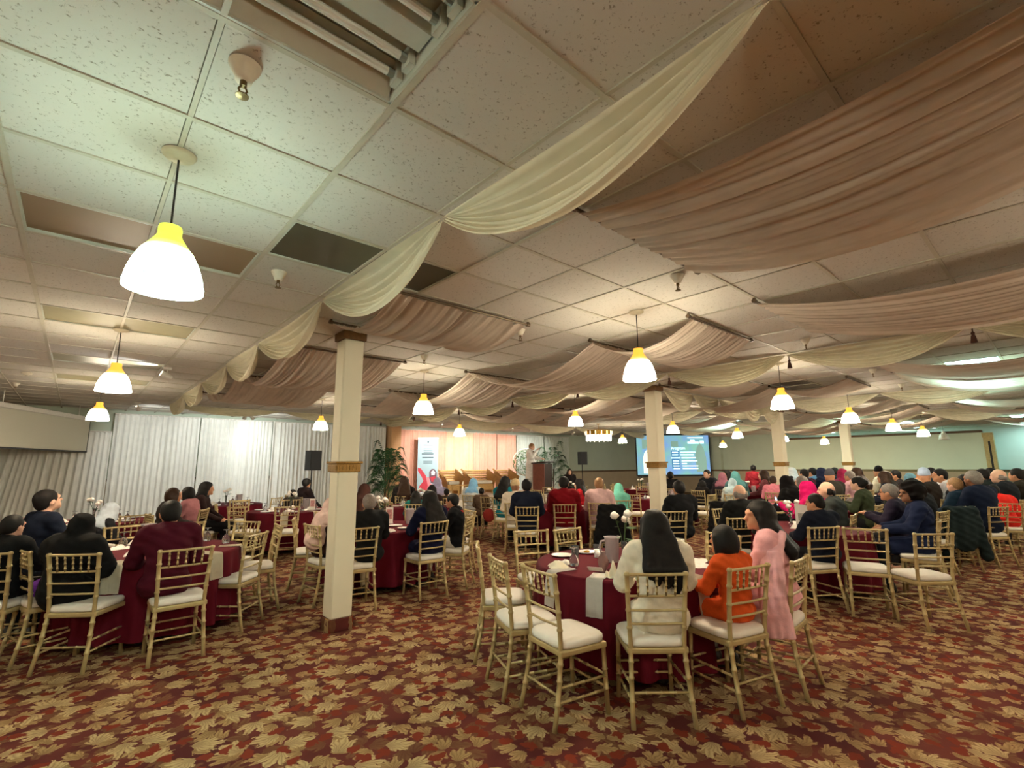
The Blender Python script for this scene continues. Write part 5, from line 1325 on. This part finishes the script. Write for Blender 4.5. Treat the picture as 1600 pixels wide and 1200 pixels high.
pg = Pose(arms='clasp', lean=4); t = pp(1391, 757, 8.6, -80, fixed=True, label='man with glasses in a dark plum jacket, hands clasped', hair='short', hc='grey', skin='m', top=(44, 38, 60), topk='jacket', pose=pg, seat='man with glasses', near=True, eyes=True); glasses(t, pg)
pg = Pose(arms='table', lean=4, yaw=-20); t = on(C['e4'], 757, 'man with bushy black hair in a navy sweater', -10, u=1437, hair='afro', hc=(22, 19, 19), skin='d', top=(30, 42, 78), topk='loose', bot=(24, 32, 44), near=True, pose=pg, eyes=True); glasses(t, pg)

# coats and bags left on chairs
def coat(ch, col, label, wide=.24, low=.28, name='coat'):
    S = Shape(); S.wr = .006
    for s in (-1, 1): S.cap((s*wide*.7, -.235, .90), (s*wide, -.25, low+.08), .055, .075, .05)
    S.cap((-wide*.7, -.225, .90), (wide*.7, -.225, .90), .055, .055, .04).ell((0, -.265, .62), (wide*.9, .055, .32), .05).plane((0, 0, 1), low)
    o = obj(name, S.mesh(name, .016), clo(col), None, ch.location, ch.rotation_euler); return tag(o, label, name, 'coats over chair backs')
coat(C['k1'], (18, 18, 20), 'black coat hung over the chair before the pale pink wrap')
cc = CK1; coat(cc, (34, 48, 50), 'dark green coat hung over the chair right of the bushy hair', .26, .16)
cc = CK2; coat(cc, (20, 20, 22), 'large black coat on the chair left of the bald man', .27, .2)

S = Shape(); S.ell((.0, -.30, .52), (.13, .06, .15)).plane((0, 0, 1), .38); o = obj('handbag', S.mesh('handbag', .014), clo((150, 48, 44)), None, C['h5'].location, C['h5'].rotation_euler)
b2 = bmesh.new(); tube(b2, [(-.09, -.29, .62), (-.06, -.27, .80), (0, -.265, .90), (.06, -.27, .80), (.09, -.29, .62)], .008, 6); obj('strap', b2, clo((120, 90, 60)), o); tag(o, 'red handbag hanging from the chair of the patterned dress', 'bag')
S = Shape(); S.wr = .008; S.ell((.02, -.02, .57), (.15, .14, .09)).ell((-.06, .03, .62), (.08, .08, .07)).plane((0, 0, 1), .505); o = obj('purple_bag', S.mesh('purple_bag', .014), clo((92, 44, 130)), None, C['C'].location, C['C'].rotation_euler); tag(o, 'purple cloth bag on the far left chair', 'bag')

# empty chairs around the tables
ring(T3, (200, 240, 285, 330, 20, 65, 110, 155), NAMES[T3], True)
ring(TB, (205, 250, 160, 120), NAMES[TB], True)
ring(T10, (220, 180, 140, 100), NAMES[T10])
ring(T5, (205, 245, 290, 110, 70), NAMES[T5], True)
ring(T6, (150, 100, 55, 10, 320), NAMES[T6], True)
ring(T8, (60, 15, 330, 290), NAMES[T8], True)
ring(T9, (190, 245, 300, 350, 45, 90), NAMES[T9])
ring(T7, (180, 225, 270, 315, 0, 60), NAMES[T7])
for x, y, nm in FARS: ring((x, y), (190, 235, 280, 325, 10, 60), nm)

# ------------------------------------------------------------------ the stage and what stands on it
SX0, SX1, SY0, SY1, SZ = 8.4, 13.95, 11.95, 15.6, .60
t = empty('stage', ((SX0+SX1)/2, (SY0+SY1)/2, 0)); cx, cy = (SX0+SX1)/2, (SY0+SY1)/2
obj('platform', bbox_(SX0-cx, SX1-cx, SY0-cy, SY1-cy, .1, SZ, .01), M('stage_white', (226, 220, 208), .7, var=.03, scale=3), t)
P = []
n = 260
for i in range(n+1):
    s = i/n; L1 = SX1-SX0; L2 = SY1-SY0; d = s*(L1+L2); f = 6.283*d*6
    if d < L1: b_ = Vector((SX0-cx+d, SY0-cy, 0)); nn = Vector((0, -1, 0))
    else: b_ = Vector((SX1-cx, SY0-cy+d-L1, 0)); nn = Vector((1, 0, 0))
    P.append([b_ + nn*(.012 + .012*math.sin(f)) + Vector((0, 0, z)) for z in (SZ-.01, .3, .01)])
obj('skirt', grid_mesh(P), MCloth('skirt_white', (228, 222, 208), .05), t, smooth=True)
tag(t, 'white skirted stage platform under the lectern and sofa', 'stage')
# lectern
x, y = px_z(846, 771, SZ)
t = empty('lectern', (x, y, SZ), math.radians(8)); wood_d = M('lectern_dark', (44, 28, 26), .35, var=.15, scale=10); wood_r = M('lectern_red', (120, 70, 58), .4, var=.12, scale=10)
obj('front_panel', bbox_(-.10, .36, -.24, -.20, .06, 1.06, .004), wood_d, t); obj('side_panel', bbox_(-.14, -.10, -.24, .28, .06, 1.06, .004), wood_r, t)
obj('side_panel', bbox_(.32, .36, -.2, .28, .06, 1.06, .004), wood_r, t); obj('shelf', bbox_(-.10, .32, -.2, .26, .6, .63), wood_d, t); obj('plinth', bbox_(-.17, .39, -.27, .30, 0, .06, .006), wood_d, t)
bm = bmesh.new(); vs = box(bm, -.18, .40, -.29, .32, 1.06, 1.10)
for v in bm.verts: v.co.z += .08*(-v.co.y+.3)
obj('reading_top', bm, wood_d, t); tag(t, 'dark wooden lectern on the stage', 'lectern')
lect = t
# the speaker
R_l = math.hypot(x, y)
xs_, ys_, zt = px_r(831, 693, R_l+.55)
pm = Pose(stand=True, arms='mic', yaw=10, nod=-4)
sp = person(xs_, ys_, math.degrees(math.atan2(xs_, ys_)) + 105, 'bearded man in a white tunic speaking into a microphone at the lectern', hair='short', hc='fair', skin='l', top=(246, 246, 244), topk='tunic', bot=(226, 226, 222), pose=pm, s=(zt-SZ)/1.69, z=SZ, eyes=True)
S = Shape(); S.ell(pm.H((0, .055, 1.145)), (.055, .05, .045)); S.sub(pm.H((0, .095, 1.175)), (.03, .03, .02)); o = obj('beard', S.mesh('beard', .012), HAIRC['brown'], sp, (0, 0, SZ)); o.scale = sp.children[0].scale
wv = np.array(pm.wr[1])*sp.children[0].scale.x; wp = Matrix.Translation(sp.location) @ Matrix.Rotation(sp.rotation_euler[2], 4, 'Z') @ Vector((wv[0]-.01, wv[1]+.03, wv[2]+SZ))
mt = empty('microphone', wp); b2 = bmesh.new(); tube(b2, [(0, 0, -.09), (0, 0, .07)], [.011, .015], 10); obj('handle', b2, M('mic_black', (26, 26, 28), .4), mt)
b2 = bmesh.new(); bmesh.ops.create_uvsphere(b2, u_segments=12, v_segments=8, radius=.026, matrix=Matrix.Translation((0, 0, .09))); obj('grille', b2, M('mic_grille', (90, 90, 94), .35, metal=.8), mt, smooth=True); tag(mt, 'black hand microphone held by the man at the lectern', 'microphone')
# wicker seats
wick = M('wicker_tan', (206, 166, 104), .55, var=.15, scale=40, bump=.6, bscale=60); wick_d = M('wicker_dark', (170, 130, 76), .6, var=.15, scale=40)  # second, darker tan for every other back slat
def wicker(x, y, wid, rz, label, cat):
    t = empty('wicker_seat', (x, y, SZ), rz); hw = wid/2
    obj('base', bbox_(-hw+.06, hw-.06, -.34, .30, .14, .36, .02, 2), wick, t); obj('cushion', bbox_(-hw+.09, hw-.09, -.36, .24, .36, .47, .04, 3), pad_m, t)
    for k in range(5):
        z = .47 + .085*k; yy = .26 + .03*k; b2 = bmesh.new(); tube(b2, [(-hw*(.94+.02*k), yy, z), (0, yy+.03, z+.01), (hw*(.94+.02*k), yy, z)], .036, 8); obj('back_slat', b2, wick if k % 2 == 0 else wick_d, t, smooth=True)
    for s in (-1, 1):
        P = [[(s*(hw-.05), -.38, .02), (s*(hw-.05), .34, .02)], [(s*(hw-.02), -.40, .40), (s*(hw-.02), .34, .62)], [(s*(hw+.05), -.44, .58), (s*(hw+.03), .36, .90)], [(s*(hw+.12), -.44, .56), (s*(hw+.10), .38, .88)]]
        bm = grid_mesh(P); bmesh.ops.solidify(bm, geom=list(bm.faces), thickness=.03*s); obj('arm', bm, wick, t)
    for sx in (-1, 1):
        for yy in (-.32, .28): b2 = bmesh.new(); tube(b2, [(sx*(hw-.09), yy, 0), (sx*(hw-.09), yy, .16)], .025, 8); obj('leg', b2, wick, t)
    tag(t, label, cat, 'wicker seats on the stage'); return t
def on_stage(u, Y):
    d = px_ray(u, 740); s = Y/d.y; return s*d.x, Y
aw = math.radians(-12)
x, y = on_stage(704, 14.7); wicker(x, y, .60, aw, 'left wicker armchair with white cushion on the stage', 'armchair')
x, y = on_stage(748, 14.5); wicker(x, y, .98, aw, 'wicker sofa with white cushion in the middle of the stage', 'sofa')
x, y = on_stage(790, 14.3); wicker(x, y, .60, aw, 'right wicker armchair on the stage, next to the lectern', 'armchair')
x, y = on_stage(722, 13.3); t = empty('coffee_table', (x, y, SZ)); obj('top', bbox_(-.3, .3, -.22, .22, .36, .39, .008), wick, t)
for sx in (-1, 1):
    for sy in (-1, 1): b2 = bmesh.new(); tube(b2, [(sx*.26, sy*.18, 0), (sx*.26, sy*.18, .36)], .018, 6); obj('leg', b2, wick, t)
tag(t, 'low wicker coffee table before the sofa', 'table')
# roll-up banner
x, y = on_stage(668, 15.2); t = empty('rollup_banner', (x, y, SZ), math.radians(-30)); hw = .36
obj('sheet', bbox_(-hw, hw, -.004, .004, .08, 1.98), M('banner_ice', (172, 200, 208), .6, var=.02), t); obj('top_bar', bbox_(-hw-.01, hw+.01, -.012, .012, 1.98, 2.02), M('bar_white', (236, 236, 232), .4), t)
obj('base', bbox_(-hw-.03, hw+.03, -.1, .1, 0, .08, .02, 2), M('banner_base', (190, 190, 190), .35, metal=.7), t)
ink = M('banner_ink', (70, 86, 96), .7); red = M('banner_red', (206, 62, 78), .6, var=.15); pinkm = M('banner_pink', (232, 148, 156), .6, var=.1); whitem = M('banner_white', (240, 240, 240), .6)
def flat(nm, pts, mat, d=-.0055):
    bm = bmesh.new(); bm.faces.new([bm.verts.new((px_, d, pz)) for px_, pz in pts]); return obj(nm, bm, mat, t)
flat('emblem', [(0, 1.90), (.035, 1.86), (0, 1.82), (-.035, 1.86)], ink)
for k, (z, a, b_, hh) in enumerate(((1.74, -.16, .16, .02), (1.61, -.16, .16, .014), (1.55, -.16, .16, .014), (1.49, -.16, .16, .014), (1.42, -.22, .2, .034), (1.28, -.2, .2, .04), (1.16, -.16, .16, .022), (1.10, -.16, .16, .022))):
    flat('text_line', [(a, z), (b_, z), (b_, z+hh), (a, z+hh)], ink)
flat('red_shape', [(-.34, .95), (-.24, .92), (-.05, .66), (.02, .30), (-.02, .10), (-.30, .10), (-.28, .30), (-.14, .48), (-.2, .62), (-.34, .84)], red)
flat('pink_shape', [(-.05, .62), (.06, .62), (.10, .40), (.30, .30), (.30, .10), (0, .10), (.02, .30)], pinkm, -.006)
flat('figure_print', [(.06, .80), (.14, .90), (.24, .90), (.32, .78), (.32, .45), (.22, .38), (.12, .42), (.06, .6)], M('figure_dark', (112, 84, 98), .6, var=.3, scale=12), -.0065)
flat('figure_light', [(.12, .80), (.20, .86), (.27, .78), (.25, .68), (.14, .68)], whitem, -.007); flat('figure_scarf', [(.10, .62), (.28, .64), (.28, .44), (.14, .46)], red, -.007)
tag(t, 'pale blue roll-up banner with a red figure, left side of the stage', 'banner')
# round leafy backdrop
x, y = on_stage(822, 14.2); zc = px_r(822, 722, math.hypot(x, y))[2]
t = empty('leaf_backdrop', (x, y, SZ), math.radians(-42)); b2 = bmesh.new(); tube(b2, [(.52*math.cos(a), 0, zc-SZ+.52*math.sin(a)) for a in [6.283*k/40 for k in range(41)]], .022, 8, cap=False); obj('hoop', b2, M('hoop_white', (234, 226, 208), .4), t, smooth=True)
b2 = bmesh.new(); box(b2, -.025, .025, -.02, .02, 0, zc-SZ-.5); box(b2, -.3, .3, -.15, .15, 0, .03); obj('stand', b2, MATS['hoop_white'], t)
rg = random.Random(5); bm = bmesh.new(); bw = bmesh.new()
for k in range(900):
    r = .5*math.sqrt(rg.random()); a = rg.uniform(0, 6.283); c = Vector((r*math.cos(a), rg.uniform(-.05, .03), zc-SZ+r*math.sin(a))); d = Vector((rg.uniform(-1, 1), rg.uniform(-.9, -.1), rg.uniform(-1, 1))).normalized(); sd = d.cross(Vector((rg.uniform(-1, 1), rg.uniform(-1, 1), rg.uniform(-1, 1)))).normalized(); L_ = rg.uniform(.04, .075)
    q = bw if k % 28 == 0 else bm; q.faces.new([q.verts.new(c + v) for v in (Vector((0, 0, 0)), d*L_*.5+sd*L_*.3, d*L_, d*L_*.5-sd*L_*.3)])
tag(obj('leaves', bm, M('hedge_green', (70, 116, 48), .6, var=.5, scale=6), t), kind='stuff'); tag(obj('blossoms', bw, rose_w, t), kind='stuff'); tag(t, 'round leafy green backdrop behind the man at the lectern', 'backdrop')
# palms
palm_m = M('palm_green', (40, 84, 44), .5, var=.35, scale=5); palm_d = M('palm_dark', (30, 66, 38), .5, var=.35, scale=5); pot_m = M('pot_brown', (90, 62, 44), .6, var=.1)
def palm(x, y, z0, hgt, spread, nf, label, seed):
    rg = random.Random(seed); t = empty('potted_palm', (x, y, z0)); b2 = bmesh.new(); lathe(b2, [(0, 0), (.16, 0), (.2, .05), (.22, .34), (.24, .36), (.2, .36), (0, .33)], 20); obj('pot', b2, pot_m, t, smooth=False)
    for k in range(4): b2 = bmesh.new(); a = k*1.7; tube(b2, [(.05*math.cos(a), .05*math.sin(a), .3), (.09*math.cos(a), .09*math.sin(a), hgt*.45)], .016, 6); obj('trunk', b2, pot_m, t)
    for k in range(nf):
        a = 2.4*k + rg.uniform(-.3, .3); f = k/nf; base = Vector((.08*math.cos(a), .08*math.sin(a), hgt*(.22+.30*f))); up = hgt*(.16+.32*f)*rg.uniform(.8, 1.15); out = spread*rg.uniform(.65, 1.1)*(1-.35*f)
        pts = []
        for i in range(11):
            u = i/10; pts.append(base + Vector((math.cos(a)*out*u, math.sin(a)*out*u, up*(1.7*u - 1.15*u*u) - .12*hgt*u**3)))
        bm = bmesh.new(); tube(bm, pts, [.007*(1-.8*i/10) for i in range(11)], 4)
        sd = Vector((-math.sin(a), math.cos(a), 0))
        for i in range(2, 10):
            for j in (0, .5):
                c = pts[i].lerp(pts[min(i+1, 10)], j); dr = (pts[min(i+1, 10)]-pts[i-1]).normalized(); L_ = .30*spread*(1-abs((i+j)/10-.45)*.9)
                for s in (-1, 1):
                    tip = c + (sd*s*.75 + dr*.55).normalized()*L_ - Vector((0, 0, L_*.55)); m_ = c.lerp(tip, .45) + Vector((0, 0, L_*.10)); wv = dr*.016
                    bm.faces.new([bm.verts.new(q) for q in (c, m_+wv, tip, m_-wv)])
        obj('frond', bm, palm_m if k % 3 else palm_d, t)
    tag(t, label, 'plant', 'tall potted palms'); return t
x, y, z = px_r(606, 720, 15.9); palm(x, y, 0, 3.0, .72, 52, 'tall bushy potted palm left of the banner', 3)
x, y, z = px_r(862, 720, 20.4); palm(x, y, 0, 3.25, .9, 24, 'potted palm with arching fronds right behind the lectern', 8)
# loudspeakers
blk = M('speaker_black', (22, 23, 25), .6, var=.1); grl = M('speaker_grille', (30, 32, 36), .7, var=.3, scale=300)
def loudspeaker(u, vtop, vbot, R, rz, label):
    x, y, zt = px_r(u, vtop, R); zb = px_r(u, vbot, R)[2]; w_ = (zt-zb)*.62/2
    t = empty('speaker_stand', (x, y, 0), rz); b2 = bmesh.new(); tube(b2, [(0, 0, .35), (0, 0, zb)], .018, 8); obj('pole', b2, blk, t)
    for k in range(3): a = 2.094*k; b2 = bmesh.new(); tube(b2, [(0, 0, .75), (.5*math.cos(a), .5*math.sin(a), .02)], .014, 6); obj('leg', b2, blk, t)
    tag(t, 'black tripod stand under the ' + label, 'speaker stand')
    s = empty('loudspeaker', (x, y, zb), rz); bm = bmesh.new(); pts = [(-w_, -.16), (w_, -.16), (w_*.7, .16), (-w_*.7, .16)]
    lo = [bm.verts.new((a, b_, 0)) for a, b_ in pts]; hi = [bm.verts.new((a, b_, zt-zb)) for a, b_ in pts]
    bm.faces.new(lo[::-1]); bm.faces.new(hi)
    for k in range(4): bm.faces.new((lo[k], lo[(k+1) % 4], hi[(k+1) % 4], hi[k]))
    obj('cabinet', bm, blk, s); obj('grille', bbox_(-w_*.9, w_*.9, -.175, -.158, .03, zt-zb-.03, .006), grl, s); tag(s, label, 'loudspeaker')
loudspeaker(489, 704, 735, 14.1, math.radians(15), 'black loudspeaker before the white curtain at left')
loudspeaker(909, 706, 726, 20.6, math.radians(-20), 'black loudspeaker before the grey wall right of the lectern')
# standing projection screen with the programme
D = 22.0; c = FW.copy(); c.z = 0; c.normalize(); rh = R0
pc = c*D + rh*((1048.5-800)/FPX*D); zc = CAM_H + (727-712)/FPX*D*1.0; W_, H_ = 112/FPX*D, 60/FPX*D
t = empty('standing_screen', (pc.x, pc.y, 0), math.atan2(rh.y, rh.x)); z0, z1 = zc-H_/2, zc+H_/2
def sblue(nm, strength):
    m, nt, b = nodes_of(nm); N, L = nt.nodes, nt.links; tc = N.new('ShaderNodeTexCoord'); nz = N.new('ShaderNodeTexNoise'); nz.inputs['Scale'].default_value = 1.1; nz.inputs['Detail'].default_value = 2
    L.new(tc.outputs['Object'], nz.inputs['Vector']); rp = N.new('ShaderNodeValToRGB'); L.new(nz.outputs['Fac'], rp.inputs[0]); e = rp.color_ramp.elements
    e[0].position = .36; e[0].color = (*lin((.42, .58, .80)), 1); e[1].position = .66; e[1].color = (*lin((.46, .70, .66)), 1); L.new(rp.outputs[0], b.inputs['Emission Color']); L.new(rp.outputs[0], b.inputs['Base Color']); b.inputs['Emission Strength'].default_value = strength; return m
obj('sheet', bbox_(-W_/2, W_/2, -.003, .003, z0, z1), sblue('projection_blue', .75), t)
bm = bmesh.new(); e = .06
for q in ((-W_/2-e, -W_/2, z0-e, z1+e), (W_/2, W_/2+e, z0-e, z1+e), (-W_/2, W_/2, z1, z1+e), (-W_/2, W_/2, z0-e*1.4, z0)): box(bm, q[0], q[1], -.008, .008, q[2], q[3])
obj('border', bm, blk, t)
for s in (-1, 1): b2 = bmesh.new(); tube(b2, [(s*W_*.45, .03, 0), (s*W_*.45, .03, z0)], .02, 8); tube(b2, [(s*W_*.45, -.4, .02), (s*W_*.45, .45, .02)], .02, 8); obj('stand_leg', b2, blk, t)
ltx = MEmit('projection_text', (216, 250, 255), 1.1); mid = MEmit('projection_deep', (46, 116, 168), .7); wht = MEmit('projection_white', (222, 232, 214), .9); grn = MEmit('projection_green', (120, 160, 150), .6)
def sp_(u, v): return ((u-1048.5)/112*W_, z1 - (v-682)/60*H_)
def strip(nm, u0, u1, v0, v1, mat, d=-.006):
    (a, b_), (c_, d_) = sp_(u0, v1), sp_(u1, v0); return obj(nm, bbox_(a, c_, d-.001, d, b_, d_), mat, t)
strip('text_panel', 1046, 1058, 706, 733, mid, -.0045)
for k, (u0, u1, v0) in enumerate(((1060, 1083, 707.2), (1060, 1080, 711), (1061, 1083, 715.8), (1061, 1085, 720.6), (1061, 1069, 724.4), (1062, 1086, 728.2), (1062, 1086, 732))): strip('text_line', u0, u1, v0, v0+1.7, ltx)
for k, (u0, u1, v0) in enumerate(((1047, 1056, 707.2), (1047, 1056, 711), (1045, 1059, 715.8), (1048, 1057, 720.6), (1048, 1057, 724.4), (1048, 1057, 728.2), (1048, 1058, 732))): strip('text_line', u0, u1, v0, v0+1.7, ltx)
strip('text_line', 1072, 1096, 684.8, 686.6, ltx); strip('logo', 1072, 1089, 692, 695, ltx); strip('logo', 1076, 1083, 688.5, 692, ltx); strip('logo', 1091, 1097, 690.5, 695, ltx)
fc = bpy.data.curves.new('title', 'FONT'); fc.body = 'Program'; fc.size = .185; fo = bpy.data.objects.new('title_tmp', fc); COL.objects.link(fo)
bpy.context.view_layer.update(); me = bpy.data.meshes.new_from_object(fo.evaluated_get(bpy.context.evaluated_depsgraph_get())); bpy.data.objects.remove(fo)
me.materials.clear(); a, b_ = sp_(1045.5, 704); obj('title_text', me, ltx, t, (a, -.006, b_), (math.pi/2, 0, 0))
def poly(nm, pts, mat, d=-.0065):
    bm = bmesh.new(); bm.faces.new([bm.verts.new((sp_(u, v)[0], d, sp_(u, v)[1])) for u, v in pts[::-1]]); obj(nm, bm, mat, t)
poly('picture_figure', [(1002, 740), (1002, 716), (1004, 709), (1008, 704), (1013, 704), (1017, 709), (1018, 740)], wht); poly('picture_face', [(1008.5, 704), (1008, 698), (1011, 694), (1014, 698), (1013.5, 704)], M('projection_face', (150, 110, 96), .8), -.007)
poly('picture_collar', [(1008, 707), (1010, 706), (1012, 714), (1010, 714)], mid, -.0075)
poly('picture_wall', [(1001, 702), (1001, 688), (1010, 688), (1010, 694), (1007, 702)], grn, -.005); poly('picture_group', [(1084, 738), (1082, 714), (1086, 700), (1091, 694), (1096, 702), (1099, 716), (1100, 738)], grn, -.005); poly('picture_door', [(1046, 700), (1046, 691), (1057, 691), (1057, 700)], grn, -.005)
tag(t, 'glowing blue projection screen showing the event program', 'screen')
# chandelier
x, y, z = px_r(935, 672, 17.6); t = empty('chandelier', (x, y, CEIL)); zr = 2.80-CEIL
b2 = bmesh.new(); tube(b2, [(0, 0, 0), (0, 0, zr)], .012, 8); lathe(b2, [(0, -.03), (.06, -.02), (.07, 0)], 16); obj('stem', b2, gold_trim, t)
b2 = bmesh.new(); lathe(b2, [(.45, zr+.02), (.46, zr-.0), (.46, zr-.14), (.44, zr-.14), (.44, zr), (.45, zr+.02)], 36); obj('gold_drum', b2, M('chandelier_gold', (190, 150, 66), .3, metal=.8, var=.3, scale=30), t)
for k in range(14): a = 6.283*k/14; b2 = bmesh.new(); tube(b2, [(.465*math.cos(a), .465*math.sin(a), zr-.13), (.465*math.cos(a), .465*math.sin(a), zr-.01)], .013, 6); obj('candle_tube', b2, MEmit('candle_glow', (255, 236, 190), 3), t)
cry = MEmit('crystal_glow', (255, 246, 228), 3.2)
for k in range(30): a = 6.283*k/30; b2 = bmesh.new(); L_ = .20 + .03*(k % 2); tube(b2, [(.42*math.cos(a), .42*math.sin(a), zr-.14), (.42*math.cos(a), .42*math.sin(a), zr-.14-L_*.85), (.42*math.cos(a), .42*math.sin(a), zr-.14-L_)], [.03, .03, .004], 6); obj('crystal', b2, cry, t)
tag(t, 'round crystal chandelier with a gold drum right of the lectern', 'chandelier')
